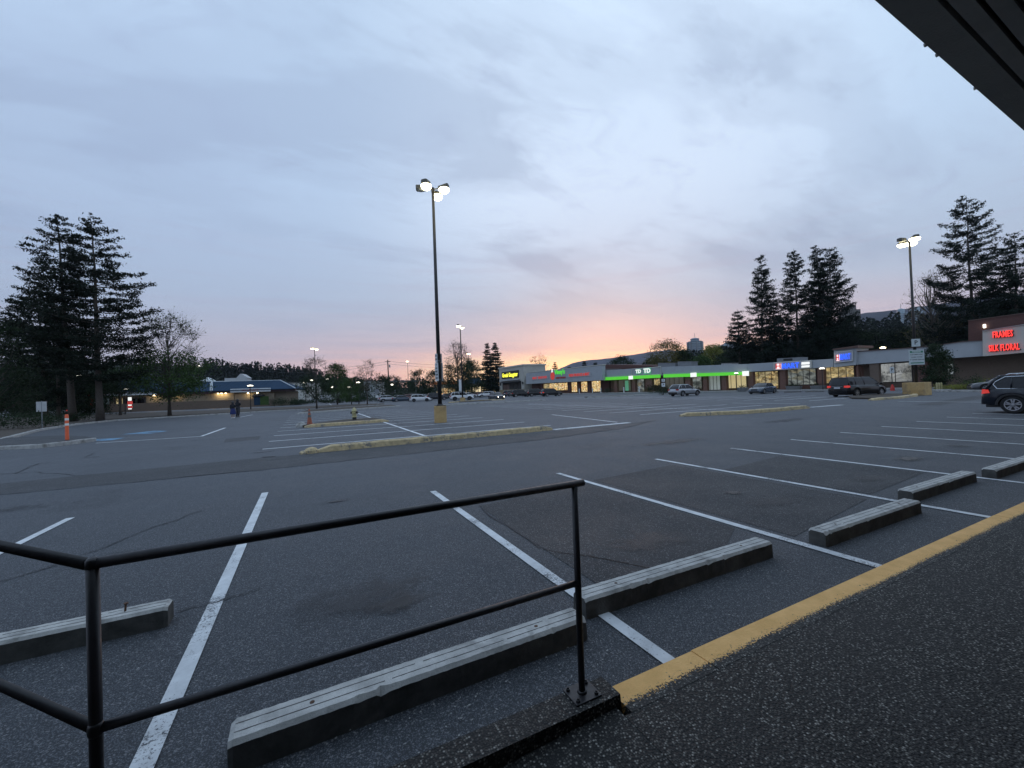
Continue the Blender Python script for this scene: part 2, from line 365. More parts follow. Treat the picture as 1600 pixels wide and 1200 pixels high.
mat('rim', (.42,.43,.45), .28, .85, var=.05)
mat('rim_dark', (.05,.05,.055), .4, .5)
mat('plastic_black', (.018,.018,.02), .55)
mat('chrome', (.7,.72,.75), .18, 1.0, var=0)
mat('plate', (.6,.62,.66), .5)
mat('head_lens', (.45,.48,.5), .1, var=0)
mat('tail_lens', (.28,.012,.012), .15, var=0, emis=(.9,.05,.03), es=.03)
mat('tail_lit', (.35,.02,.02), .2, var=0, emis=(1,.07,.05), es=.42)
mat('head_lit', (.8,.8,.8), .2, var=0, emis=(1,.86,.66), es=14)
mat('paint_black', (.006,.007,.009), .25, spec=.35, var=.03, coat=.25)
mat('paint_navy', (.007,.010,.018), .25, spec=.35, var=.03, coat=.3)
mat('paint_white', (.62,.64,.67), .25, var=.03, coat=.8)
mat('paint_silver', (.36,.38,.41), .28, .5, var=.03, coat=.8)
mat('paint_grey', (.075,.08,.09), .28, .3, var=.03, coat=.4)
mat('paint_blue', (.045,.065,.095), .26, .2, var=.03, coat=.5)
mat('paint_red', (.16,.02,.022), .26, .1, var=.03, coat=.8)
mat('lamp_white', (.9,.9,.85), .3, var=0, emis=(1,.90,.55), es=10)
mat('lamp_warm', (.9,.85,.7), .3, var=0, emis=(1,.80,.48), es=9)
mat('lamp_globe', (.9,.88,.8), .3, var=0, emis=(1,.93,.76), es=4.5)
mat('lit_red', (.6,.03,.03), .4, var=0, emis=(1,.055,.045), es=1.25)
mat('lit_red_dim', (.5,.03,.03), .5, var=0, emis=(.9,.09,.07), es=.35)
mat('lit_blue', (.03,.08,.6), .4, var=0, emis=(.03,.12,1), es=1.3)
mat('lit_pink', (.8,.5,.5), .4, var=0, emis=(1,.66,.66), es=1.2)
mat('lit_white', (.8,.8,.8), .4, var=0, emis=(1,.98,.88), es=.75)
mat('lit_yellow', (.7,.7,.05), .4, var=0, emis=(1,.95,.06), es=1.35)
mat('lit_green', (.08,.5,.03), .4, emis=(.12,.70,.05), es=.6, var=.06, vscale=.7)
mat('lit_green_text', (.08,.5,.05), .4, var=0, emis=(.12,.9,.08), es=.6)
mat('board_green', (.10,.33,.22), .5, emis=(.16,.5,.3), es=.35)
mat('curtain', (.5,.42,.25), .8, emis=(1,.80,.42), es=.42, var=.15, vscale=1.5)
mat('blind_pale', (.55,.58,.58), .8, emis=(.9,.95,.9), es=.14, var=.2, vscale=.6)
mat('lit_interior_plain', (.5,.42,.3), .8, emis=(1,.78,.44), es=.8, var=.2)

def litshop(name, cols, es, sx=1.1, sz=2.2):
    """a lit shop seen through its glass: shelves and goods as patches of warm light and dark"""
    mt = bpy.data.materials.new(name); mt.use_nodes = True; t = NT(mt.node_tree)
    b = mt.node_tree.nodes['Principled BSDF']; g = t.n.new('ShaderNodeNewGeometry')
    v = t.mapping(g.outputs['Position'], scale=(sx, sx, sz))
    a = t.ramp(t.noise(v, 1.6, 4, .7, .6), [(.38, 0), (.6, 1)])
    cc = t.n.new('ShaderNodeTexVoronoi'); cc.inputs['Scale'].default_value = 1.4; t.lk(v, cc.inputs['Vector'])
    s = t.n.new('ShaderNodeSeparateColor'); t.lk(cc.outputs['Color'], s.inputs[0])
    c = t.ramp(s.outputs[0], [(i/(len(cols)-1), k) for i, k in enumerate(cols)])
    c = t.mix(a, tuple(x*.14 for x in cols[0]), c)
    t.lk(c, b.inputs['Emission Color']); b.inputs['Emission Strength'].default_value = es
    b.inputs['Base Color'].default_value = (.03,.03,.03,1); b.inputs['Roughness'].default_value = .12
    M[name] = mt
litshop('shop_warm', [(1,.62,.22), (1,.80,.36), (.85,.38,.14), (1,.92,.62), (.8,.5,.2)], 1.15)
litshop('shop_amber', [(.9,.62,.25), (1,.78,.38), (.45,.38,.2), (.9,.75,.45)], .6, .8, 1.4)
litshop('shop_pale', [(.42,.48,.47), (.55,.6,.56), (.25,.30,.28), (.62,.55,.36)], .42, .45, .9)
litshop('paper_white', [(.55,.58,.6), (.62,.64,.62), (.50,.53,.54), (.7,.68,.5)], .55, .35, .4)

def tower_mat(name, wall, glass):
    mt = bpy.data.materials.new(name); mt.use_nodes = True; t = NT(mt.node_tree)
    b = mt.node_tree.nodes['Principled BSDF']; g = t.n.new('ShaderNodeNewGeometry')
    s = t.n.new('ShaderNodeSeparateXYZ'); t.lk(g.outputs['Position'], s.inputs[0])
    fl = t.math('FRACT', t.math('MULTIPLY', s.outputs[2], 1/3.0)); 
    c = t.mix(t.math('GREATER_THAN', fl, .78), glass, wall)
    t.lk(c, b.inputs['Base Color']); b.inputs['Roughness'].default_value = .35
    M[name] = mt
tower_mat('tower_glass', (.36,.40,.43), (.12,.17,.21))
tower_mat('tower_pale', (.52,.58,.62), (.25,.34,.40))

# ------------------------------------------------------------------ mesh helpers
class MB:
    """collects boxes, tubes, prisms and lathes and links them as ONE mesh object"""
    def __init__(s): s.v = []; s.f = []
    def add(s, vs, fs):
        o = len(s.v); s.v += [tuple(v) for v in vs]; s.f += [tuple(i+o for i in f) for f in fs]; return s
    def box(s, x0, x1, y0, y1, z0, z1):
        return s.add([(x, y, z) for z in (z0, z1) for y in (y0, y1) for x in (x0, x1)],
                     [(0,2,3,1), (4,5,7,6), (0,1,5,4), (2,6,7,3), (0,4,6,2), (1,3,7,5)])
    def quad(s, a, b, c, d): return s.add([a, b, c, d], [(0,1,2,3)])
    def hexa(s, lo, hi):       # two rings of n points
        n = len(lo)
        return s.add(list(lo)+list(hi), [tuple(range(n))[::-1], tuple(range(n, 2*n))]+[(i, (i+1) % n, n+(i+1) % n, n+i) for i in range(n)])
    def prism(s, poly, z0, z1): return s.hexa([(x, y, z0) for x, y in poly], [(x, y, z1) for x, y in poly])
    def tube(s, pts, rad, n=8, cap=True):
        pts = [Vector(p) for p in pts]; o = len(s.v)
        if not hasattr(rad, '__len__'): rad = [rad]*len(pts)
        ref = None
        for i, p in enumerate(pts):
            d = (pts[min(i+1, len(pts)-1)]-pts[max(i-1, 0)]).normalized()
            if ref is None: ref = Vector((0,0,1)) if abs(d.z) < .9 else Vector((1,0,0))
            a = d.cross(ref); a = a.normalized() if a.length > 1e-6 else Vector((1,0,0)); b2 = a.cross(d)
            ref = b2
            for k in range(n):
                t = 2*math.pi*k/n; s.v.append(tuple(p+(a*math.cos(t)+b2*math.sin(t))*rad[i]))
        for i in range(len(pts)-1):
            for k in range(n):
                s.f.append((o+i*n+k, o+i*n+(k+1) % n, o+(i+1)*n+(k+1) % n, o+(i+1)*n+k))
        if cap:
            s.f.append(tuple(o+k for k in range(n))[::-1]); s.f.append(tuple(o+(len(pts)-1)*n+k for k in range(n)))
        return s
    def lathe(s, prof, n=16, c=(0,0,0), axis='z'):
        o = len(s.v)
        for r, h in prof:
            for k in range(n):
                t = 2*math.pi*k/n; a, b2 = r*math.cos(t), r*math.sin(t)
                q = (a, b2, h) if axis == 'z' else (a, h, b2)
                s.v.append((c[0]+q[0], c[1]+q[1], c[2]+q[2]))
        for i in range(len(prof)-1):
            for k in range(n): s.f.append((o+i*n+k, o+i*n+(k+1) % n, o+(i+1)*n+(k+1) % n, o+(i+1)*n+k))
        s.f.append(tuple(o+k for k in range(n))[::-1]); s.f.append(tuple(o+(len(prof)-1)*n+k for k in range(n)))
        return s
    def build(s, name, material, parent=None, smooth=False, bevel=0):
        me = bpy.data.meshes.new(name); me.from_pydata(s.v, [], s.f); me.update()
        me.materials.append(M[material]); o = bpy.data.objects.new(name, me); COL.objects.link(o)
        if parent: o.parent = parent
        bm = bmesh.new(); bm.from_mesh(me); bmesh.ops.recalc_face_normals(bm, faces=bm.faces)
        if bevel: bmesh.ops.bevel(bm, geom=[e for e in bm.edges], offset=bevel, segments=2, affect='EDGES', profile=.6)
        bm.to_mesh(me); bm.free()
        if smooth: me.shade_smooth() if hasattr(me, 'shade_smooth') else [setattr(p, 'use_smooth', True) for p in me.polygons]
        return o

def tag(o, label=None, cat=None, group=None, kind=None):
    if label: o['label'] = label
    if cat: o['category'] = cat
    if group: o['group'] = group
    if kind: o['kind'] = kind
    return o
def thing(name, label, cat, loc=(0,0,0), rz=0.0, group=None):
    o = bpy.data.objects.new(name, None); COL.objects.link(o); o.location = loc; o.rotation_euler = (0,0,rz); o.empty_display_size = .3
    return tag(o, label, cat, group)
def copy_thing(src, loc, rz, label, group=None, scale=None):
    c = src.copy(); COL.objects.link(c); c.location = loc; c.rotation_euler = (0,0,rz); c['label'] = label
    if scale is not None: c.scale = (scale,)*3 if not hasattr(scale, '__len__') else scale
    if group: c['group'] = group
    for ch in [x for x in src.children]:
        d = ch.copy(); COL.objects.link(d); d.parent = c
        for gg in [x for x in ch.children]:
            e = gg.copy(); COL.objects.link(e); e.parent = d
    return c
def fastmesh(name, V, F, material, parent):
    """V (n,3) float, F (m,k) int arrays"""
    me = bpy.data.meshes.new(name); k = F.shape[1]
    me.vertices.add(len(V)); me.vertices.foreach_set('co', V.astype(np.float32).ravel())
    me.loops.add(F.size); me.loops.foreach_set('vertex_index', F.astype(np.int32).ravel())
    me.polygons.add(len(F)); me.polygons.foreach_set('loop_start', (np.arange(len(F))*k).astype(np.int32))
    me.polygons.foreach_set('loop_total', np.full(len(F), k, np.int32)) if hasattr(me.polygons[0], 'loop_total') and False else None
    me.update(calc_edges=True); me.validate()
    me.materials.append(M[material]); o = bpy.data.objects.new(name, me); COL.objects.link(o)
    if parent: o.parent = parent
    return o
def leaves(C, size, rng, aspect=.55, droop=0.0, flat=0.0):
    """one small bent leaf or needle tuft (4 corners) at every centre"""
    n = len(C); u = rng.normal(size=(n,3)); u[:,2] = u[:,2]*(1-flat)-droop
    u /= np.linalg.norm(u, axis=1)[:,None]; w_ = rng.normal(size=(n,3)); v = np.cross(u, w_); v /= np.linalg.norm(v, axis=1)[:,None]
    s = size*rng.uniform(.6, 1.35, (n,1)); a = C-u*s; b2 = C+v*s*aspect; c = C+u*s; d = C-v*s*aspect
    V = np.stack([a,b2,c,d], 1).reshape(-1,3); F = np.arange(4*n).reshape(n,4); return V, F
def text_obj(name, body, size, material, parent, loc, rot, extrude=.02, bold=0.0, sx=1.0, align='CENTER', space=1.0):
    cu = bpy.data.curves.new(name, 'FONT'); cu.body = body; cu.size = size; cu.extrude = extrude; cu.offset = bold
    cu.align_x = align; cu.align_y = 'CENTER'; cu.space_character = space; cu.resolution_u = 2
    tmp = bpy.data.objects.new(name, cu); COL.objects.link(tmp); bpy.context.view_layer.update()
    me = bpy.data.meshes.new_from_object(tmp.evaluated_get(bpy.context.evaluated_depsgraph_get()))
    COL.objects.unlink(tmp); bpy.data.objects.remove(tmp); bpy.data.curves.remove(cu)
    me.materials.clear(); me.materials.append(M[material]); o = bpy.data.objects.new(name, me); COL.objects.link(o)
    o.parent = parent; o.location = loc; o.rotation_euler = rot; o.scale = (sx, 1, 1); return o

# ------------------------------------------------------------------ ground and markings
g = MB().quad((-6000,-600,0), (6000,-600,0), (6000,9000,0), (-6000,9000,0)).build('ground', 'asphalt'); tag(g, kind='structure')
def sheet(name, polys, material, z, kind='structure'):
    b = MB()
    for p in polys: b.add([(x, y, z) for x, y in p], [tuple(range(len(p)))])
    o = b.build(name, material); tag(o, kind=kind); return o
def linep(a, b, wdt):
    a = Vector(a[:2]); b = Vector(b[:2]); d = (b-a).normalized(); n = Vector((-d.y, d.x))*wdt/2
    return [tuple(a+n), tuple(a-n), tuple(b-n), tuple(b+n)]
# resurfaced strip and patches
sheet('asphalt_strip', [[(-40,9.3), (-12,11.2), (-5.5,11.9), (-1.1,11.65), (7.4,12.1), (11.8,13.1), (15.3,14.9), (13.6,14.5), (9,14.05), (3,13.95), (-2,14.0), (-6.3,13.6), (-12,12.8), (-40,11)]], 'asphalt_dark', .004)
sheet('asphalt_patch', [[(2.25,5.75), (4.38,6.05), (4.42,3.2), (3.3,2.6), (2.2,2.55)], [(4.65,6.15), (6.9,6.35), (6.95,3.0), (4.7,2.7)],
      [(7.2,5.4), (9.5,5.7), (9.6,3.3), (7.3,3.1)], [(-3.2,22), (-1.9,22.3), (-1.8,20.4), (-3.0,20.2)],
      [(31,11), (46,12.5), (47,11.2), (31.5,10)]], 'asphalt_patch', .004)
# bay lines in front of the walkway
lines = []
for k in range(0, 15):
    x = -.68 + 2.6*k
    if k == 0: lines.append(linep((x-.02,8.75), (x-.05,1.9), .105))
    elif k == 2: lines += [linep((x-.05,7.05), (x-.01,4.3), .095), linep((x-.012,4.3), (x+.03,1.86), .105)]
    else: lines.append(linep((x,7.05), (x+.03,1.86), .10))
for k in range(1, 5): lines.append(linep((-.68-2.55*k,8.65), (-.75-2.6*k,2.6), .10))
sheet('bay_markings', lines, 'white_paint', .008)
far = []
for k in range(0, 12):
    y = 16.35+2.74*k
    far += [linep((-1.35,y), (4.4,y+.02), .12), linep((4.4,y+.02), (10.1+.1*(k % 3),y+.05), .12)]
far.append(linep((4.2,16.0), (4.45,46), .13))
for k in range(0, 10):
    y = 18.2+2.72*k
    far += [linep((17.3,y), (23,y), .12), linep((23,y), (28.6,y), .12)]
far += [linep((23,15.2), (23,42), .12), linep((13.1,15.3), (14.3,23), .12), linep((31,17), (30.8,22), .12)]
for k in range(0, 7):
    y = 18.8+2.72*k
    far += [linep((35.5,y), (47,y), .12)]
far += [linep((35.6,13.4), (35.0,5.8), .13), linep((41,18), (41,36), .12)]
for k in range(0, 7):
    y = 53.5+2.72*k; far += [linep((20,y), (31,y), .12), linep((-1,y+2), (9.5,y+2), .12)]
for k in range(0, 8):
    y = 40+2.72*k; far += [linep((37,y), (48,y), .12)]
far += [linep((42.5,39), (42.5,60), .12)]
far += [linep(gp(150,692.5), gp(314,682), .13), linep(gp(314,682), gp(352,668.5), .13), linep(gp(375,652), gp(395,648), .12)]
for a, b in (((512,629),(520,634.5)), ((585,632),(592,630))): far.append(linep(gp(*a), gp(*b), .12))
sheet('lot_markings', far, 'white_paint_worn', .006)
sheet('stop_lines', [linep((9.1,14.55), (13.3,14.7), .33), linep((27.3,14.4), (30.4,14.2), .33)], 'white_paint', .009)
sheet('accessible_marking', [[tuple(gp(*q)[:2]) for q in ((144,690),(150,686.5),(196,684),(176,688))], [tuple(gp(*q)[:2]) for q in ((186,679.5),(240,673),(262,673.5),(236,677.5))],
      [tuple(gp(*q)[:2]) for q in ((1410,612.5),(1428,612.5),(1424,610.8),(1408,611))]], 'blue_paint', .007)
# filled cracks
cr = MB()
def crack(pts, wd, seed=1):
    rr = random.Random(seed); P = []
    for i in range(len(pts)-1):
        a = Vector(pts[i]); b = Vector(pts[i+1]); n = max(3, int((b-a).length/.25))
        for j in range(n): P.append(a.lerp(b, j/n)+Vector((rr.gauss(0,.03), rr.gauss(0,.03))))
    for i in range(len(P)-1):
        q = linep(P[i], P[i+1], wd*rr.uniform(.5, 1.3)); cr.add([(x, y, .011) for x, y in q], [(0,1,2,3)])
crack([gp(152,714).xy, gp(128,716).xy], .07, 2); crack([gp(133,715).xy, gp(147,707).xy], .04, 3); crack([gp(410,714.5).xy, gp(438,713).xy], .13, 4)
crack([gp(90,722).xy, gp(60,724).xy, gp(20,742).xy], .03, 5); crack([(-1.5,8.0), (-2.4,6.2), (-4.0,5.0)], .018, 6)
crack([gp(0,741).xy, gp(60,738).xy, gp(120,744).xy, gp(175,738).xy], .03, 12)
crack([(-6,11.85), (-1.1,11.62), (3,11.8), (7.4,12.08), (11.5,13.0), (15.2,14.85)], .045, 21); crack([(-30,9.9), (-12,11.2), (-6,11.85)], .05, 22)
crack([(2.22,5.78), (2.2,3.9), (3.0,2.7)], .02, 23); crack([(4.9,43), (5.0,27), (4.7,24), (5.5,19)], .05, 7); crack([(13,19), (17,20.4), (26,20.6), (30,22)], .05, 8); crack([(10,26), (16,26), (28,29.5)], .05, 9)
crack([(-.95,4.27), (-.62,4.34), (-.3,4.3)], .014, 10); crack([(-3.2,13.0), (0,13.3), (4,12.8), (9,13.1)], .02, 11)
tag(cr.build('crack_filler', 'asphalt_patch'), kind='structure')
# tiny litter and gravel against the wheel stops: nobody could count it
rg = np.random.default_rng(4); C = []
for (x0, x1, y0, y1, n) in ((-.3,1.75,2.05,2.32,90), (1.9,4,2.2,2.45,50), (-3.2,-.9,3.4,3.95,80), (-.9,7,1.95,2.1,90), (4.7,9.4,2.1,2.4,50), (-3,9,3,7,110), (-1,1.7,2.7,4,60)):
    C.append(np.stack([rg.uniform(x0,x1,n), rg.uniform(y0,y1,n), np.full(n,.006)], 1))
C = np.concatenate(C); V, F = leaves(C, .0075, rg, .7, flat=.8); V[:,2] = np.clip(V[:,2], .010, .018)
tag(fastmesh('gravel_litter', V, F, 'concrete', None), kind='stuff')

# oil and damp stains in the bays
rr = random.Random(12)
def stain_sheet(x, y, rx, ry, m_='oil_stain', rz=0.0):
    o = MB().add([(math.cos(6.283*k/20)*1.6, math.sin(6.283*k/20)*1.6, 0) for k in range(20)], [tuple(range(20))]).build('oil_stain', m_)
    o.location = (x, y, .0125+.0004*rr.random()*5); o.scale = (rx, ry, 1); o.rotation_euler = (0,0,rz); tag(o, kind='structure')
for a in ((.62,3.45,.42,.24,'oil_stain',.2), (.35,3.75,.75,.5,'damp_stain',.1), (-1.9,3.5,.5,.3,'damp_stain',0), (-2.0,6.1,.45,.3,'damp_stain',.5), (3.3,3.4,.6,.35,'damp_stain',0), (5.9,3.6,.7,.35,'damp_stain',0), (5.8,4.2,.22,.15,'oil_stain',0),
          (8.4,3.6,.5,.3,'damp_stain',0), (11,4,.5,.35,'oil_stain',0), (13.7,4.1,.5,.3,'damp_stain',0), (.4,7.3,.28,.10,'oil_stain',0), (5.8,16.2,1.0,.35,'damp_stain',0), (-1.2,15.4,.5,.12,'oil_stain',0), (2.4,19.8,1.1,.3,'damp_stain',0),
          (7.5,20.1,1.2,.3,'damp_stain',0), (3.1,28,1.3,.3,'damp_stain',0), (20,19.6,1.4,.3,'damp_stain',0), (26,24.8,1.3,.3,'damp_stain',0), (9.6,8.8,1.8,.5,'damp_stain',0), (-5,10,1.6,.4,'damp_stain',0), (18,10.5,2.5,.6,'damp_stain',0)): stain_sheet(*a)

# walkway, ramp, painted kerb
wk = MB(); wk.prism([(1.33,-3.5), (60,-3.5), (60,1.58), (1.33,1.58)], -.1, .12).build('walkway', 'aggregate')['kind'] = 'structure'
rp = MB(); rp.hexa([(-6,-3.5,-.1), (1.33,-3.5,-.1), (1.33,1.65,-.1), (-.6,1.65,-.1), (-3.2,4.6,-.1), (-6,4.6,-.1)],
                   [(-6,-3.5,.01), (1.33,-3.5,.118), (1.33,1.66,.118), (-.6,1.66,.06), (-3.2,4.6,.01), (-6,4.6,.01)]); rp.build('ramp', 'aggregate')['kind'] = 'structure'
kb = MB()
rr = random.Random(3); xs = [1.37]
while xs[-1] < 60: xs.append(xs[-1]+rr.uniform(2.4, 3.2))
xs[1] = 2.0
for a, b in zip(xs, xs[1:]):
    kb.add([], []); y0, y1 = 1.58, 1.785+rr.uniform(-.004, .004)
    nseg = max(2, int((b-a)/.035)) if b < 14 else 6; ya_ = y0
    for i in range(nseg):
        xa = a+.004+(b-a-.008)*i/nseg; xb = a+.004+(b-a-.008)*(i+1)/nseg; yb_ = y0
        kb.hexa([(xa,ya_,-.05), (xb,yb_,-.05), (xb,y1,-.05), (xa,y1,-.05)], [(xa,ya_,.1215), (xb,yb_,.1215), (xb,y1-.02,.1215), (xa,y1-.02,.1215)]); ya_ = yb_
kb.build('kerb', 'kerb_yellow')['kind'] = 'structure'
# raised ledge that carries the railing
lg = MB()
lg.hexa([(-.64,1.635,-.05), (1.37,1.635,-.05), (1.37,1.80,-.05), (-.60,1.80,-.05)], [(-.64,1.645,.172), (1.36,1.645,.172), (1.36,1.79,.172), (-.60,1.79,.172)])
lg.hexa([(-.64,1.635,-.05), (-.60,1.80,-.05), (-3.1,4.62,-.05), (-3.3,4.45,-.05)], [(-.635,1.647,.170), (-.598,1.797,.170), (-3.1,4.60,.170), (-3.28,4.46,.170)])
o = lg.build('ledge', 'aggregate'); tag(o, 'raised exposed-aggregate kerb that carries the black handrail', 'ledge')

# ------------------------------------------------------------------ handrail in the foreground
hr = thing('handrail', 'black steel pipe handrail bolted to the raised kerb in the foreground', 'railing', (0,0,0))
P1, P2, P3 = Vector((1.198,1.74,0)), Vector((-.596,1.72,0)), Vector((-2.9,4.24,0))
ZT, ZM = 1.216, .722; r_ = .0170
d12 = (P2-P1).normalized()
MB().tube([P1+Vector((.055,0,ZT)), P2+Vector((-.005,0,ZT))], r_, 20).tube([P2+Vector((-.01,0,ZT)), P3+Vector((0,0,ZT))], r_, 20).lathe([(.010,-.0185),(.0180,-.011),(.0192,0),(.0180,.011),(.010,.0185)], 16, (P2.x,P2.y,ZT)).build('top_rail', 'black_metal', hr, smooth=True)
MB().tube([P1+Vector((0,0,ZM)), P2+Vector((0,0,ZM-.005))], .0150, 18).tube([P2+Vector((0,0,ZM-.005)), P3+Vector((0,0,ZM))], .0150, 18).lathe([(.0165,-.02),(.0195,-.012),(.0203,.0),(.0195,.012),(.0165,.02)], 16, (P2.x,P2.y,ZM-.005)).build('lower_rail', 'black_metal', hr, smooth=True)
for p in (P1, P2, P3):
    po = MB().tube([p+Vector((0,0,.17)), p+Vector((0,0,ZT-.005))], .0165, 20).build('post', 'black_metal', hr, smooth=True)
    pl = MB().box(p.x-.075, p.x+.075, p.y-.062, p.y+.062, .172, .180).build('base_plate', 'black_metal', hr, bevel=.002)
    for dx in (-.055, .055):
        for dy in (-.043, .043): MB().lathe([(.011,.18), (.011,.189), (.006,.190), (.006,.197)], 6, (p.x+dx, p.y+dy, 0)).build('anchor_bolt', 'black_metal', pl)
    MB().lathe([(.025,.18), (.0195,.19)], 20, (p.x,p.y,0)).build('weld_collar', 'black_metal', pl, smooth=True)

# ------------------------------------------------------------------ wheel stops
def wheel_stop(x0, x1, y, tilt, label, seed, spike=False, h=.15):
    L = x1-x0; wd = .185
    t = thing('wheel_stop', label, 'wheel stop', ((x0+x1)/2, y+wd/2, 0), tilt, 'concrete wheel stops')
    rr = random.Random(seed); n = 90; bm = MB(); prof = []; cp = 0
    for i in range(n+1):
        x = -L/2+L*i/n; j = lambda a: rr.gauss(0, a); cp = (cp*.55 if i and rr.random() < .8 and cp > .003 else (rr.uniform(.008,.020) if rr.random() < .035 else 0)); cq = 0
        e = .012 if i in (0, n) else 0
        ch = .020+abs(j(.0012))
        prof.append([(x, -wd/2+e, 0), (x, -wd/2+e+.004+j(.0006)+cp*.5, h-ch-e-cp), (x, -wd/2+ch+e+cp, h-e+j(.0005)), (x, wd/2-ch-e-cq, h-e+j(.0005)), (x, wd/2-e-.004, h-ch-e), (x, wd/2-e, 0)])
    V = [q for r in prof for q in r]; F = []
    for i in range(n):
        for k in range(5): F.append((i*6+k, i*6+k+1, (i+1)*6+k+1, (i+1)*6+k))
    F += [tuple(range(6)), tuple(range(n*6, n*6+6))[::-1]]
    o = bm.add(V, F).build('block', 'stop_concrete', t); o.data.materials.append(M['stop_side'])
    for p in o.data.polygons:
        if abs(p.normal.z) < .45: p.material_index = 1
    gr = MB()
    for yy in (-.028, .03):
        x = -L/2+.02
        while x < L/2-.05:
            x2 = min(x+rr.uniform(.3, .9), L/2-.02); gr.box(x, x2, yy-.0022, yy+.0022, h-.001, h+.0016); x = x2+rr.uniform(0, .06)
    gr.build('board_seams', 'concrete_dark', t)
    if spike:
        MB().tube([(L/2-.27,.0,h-.01), (L/2-.265,.004,h+.055)], .007, 8).lathe([(.014,0), (.014,.008)], 10, (L/2-.264,.004,h+.052)).build('steel_pin', 'rust', t)
    else:
        for xx in (-L/2+.35, L/2-.35): MB().lathe([(.012,h-.001), (.012,h+.002)], 10, (xx,0,0)).build('pin_head', 'rust', t)
wheel_stop(-.36, 1.66, 2.30, .012, 'worn concrete wheel stop nearest the camera, right behind the handrail', 1)
wheel_stop(1.80, 4.0, 2.50, -.01, 'concrete wheel stop just right of the front handrail post', 2)
wheel_stop(4.66, 6.78, 2.36, .0, 'third concrete wheel stop from the handrail, beside the yellow kerb', 3)
wheel_stop(7.25, 9.40, 2.60, .0, 'concrete wheel stop behind the third one, next to last on the right', 4)
wheel_stop(9.85, 12.0, 2.50, .0, 'concrete wheel stop cut off by the right edge of the photo', 5)
wheel_stop(-3.15, -.98, 4.02, .0, 'wheel stop with a steel pin sticking up, behind the left end of the handrail', 6, True)

# ------------------------------------------------------------------ extruded kerbs and islands in the lot
def kerb_line(pts, wd, h, label, material='yellow_worn', tip=True, seed=0, fill=None, name='parking_island'):
    t = thing(name, label, 'kerb island', (0,0,0)); rr = random.Random(seed)
    pts = [Vector(p) for p in pts]; P = []
    for i in range(len(pts)-1):
        L = (pts[i+1]-pts[i]).length; n = max(2, int(L/.35))
        for j in range(n): P.append(pts[i].lerp(pts[i+1], j/n))
    P.append(pts[-1]); V = []; F = []
    for i, p in enumerate(P):
        d = (P[min(i+1, len(P)-1)]-P[max(i-1, 0)]).normalized(); nn = Vector((-d.y, d.x)); e = min(1.0, .45+.55*min(i, len(P)-1-i)) if tip else 1
        hh = h*e*rr.uniform(.94, 1.04); ww = wd*rr.uniform(.96, 1.04)*(.8+.2*e)
        for s, z in ((-.5,0), (-.44,hh*.8), (-.30,hh), (.30,hh), (.44,hh*.8), (.5,0)):
            q = p+nn*ww*s; V.append((q.x, q.y, z))
    for i in range(len(P)-1):
        for k in range(5): F.append((i*6+k, i*6+k+1, (i+1)*6+k+1, (i+1)*6+k))
    F += [tuple(range(6)), tuple(range(len(V)-6, len(V)))[::-1]]
    MB().add(V, F).build('kerb', material, t)
    if fill:
        MB().prism(fill, 0, h*.72).build('island_fill', 'soil', t)
    return t
kerb_line([(.3,14.15), (4,14.35), (9.0,14.6)], .30, .19, 'long worn yellow kerb across the lot in front of the tallest pole', seed=1)
e = thing('kerb_end', 'rounded broken concrete end piece of the long yellow kerb', 'kerb end', (-.05,14.05,0), 0)
bm_ = MB(); bm_.lathe([(.20,0), (.19,.09), (.14,.15), (.06,.18), (.01,.185)], 12, (.16,.02,0)).lathe([(.14,0), (.13,.05), (.08,.09), (.01,.10)], 9, (-.04,-.0,0)); bm_.build('concrete_lump', 'yellow_worn', e, smooth=False)
kerb_line([(-.1,26.1), (2,26.3), (4.6,26.75)], .30, .18, 'short yellow kerb island carrying the traffic cone', seed=2, fill=[(-.2,26.3), (4.4,26.9), (4.2,30.4), (2.4,30.3), (.2,27.6)])
kerb_line([(17.5,15.5), (20.5,14.2), (23.0,14.0), (26.4,14.1)], .32, .19, 'worn yellow kerb lying right of the white stop line', seed=3)
kerb_line([(36.6,15.3), (40,15.0), (44.5,15.6), (49,17.2)], .4, .17, 'pale yellow kerb at the foot of the right lamp pole', seed=4, fill=[(38.6,15.4), (44.4,15.9), (49,17.6), (48,19.5), (43,19.6), (39,17.5)])
kerb_line([(15.5,51.5), (22,50.6), (31,51.6)], .35, .18, 'thin far kerb in front of the car with lit headlights', 'concrete', seed=5, fill=[(17,51.9), (30,52.1), (30,53), (17,53)])
kerb_line([(20.5,64), (26,66.5), (31.5,66)], .35, .17, 'yellow kerb island around the middle lamp pole', seed=6, fill=[(21,64.4), (31,66.5), (31,70), (24,70)])
kerb_line([(40,53.6), (46,52.6), (54,54.5)], .35, .17, 'far kerb island in front of the lit grocery shop windows', 'concrete', seed=7, fill=[(41,54), (53,55), (52,57.5), (42,57)])
kerb_line([gp(464,647.2).xy, gp(540,641.5).xy, gp(626,635.2).xy], .4, .16, 'far left pale kerb beyond the hydrant', 'concrete', seed=8, fill=[tuple(gp(*q)[:2]) for q in ((470,646),(620,635),(612,633.4),(540,637),(480,642))])
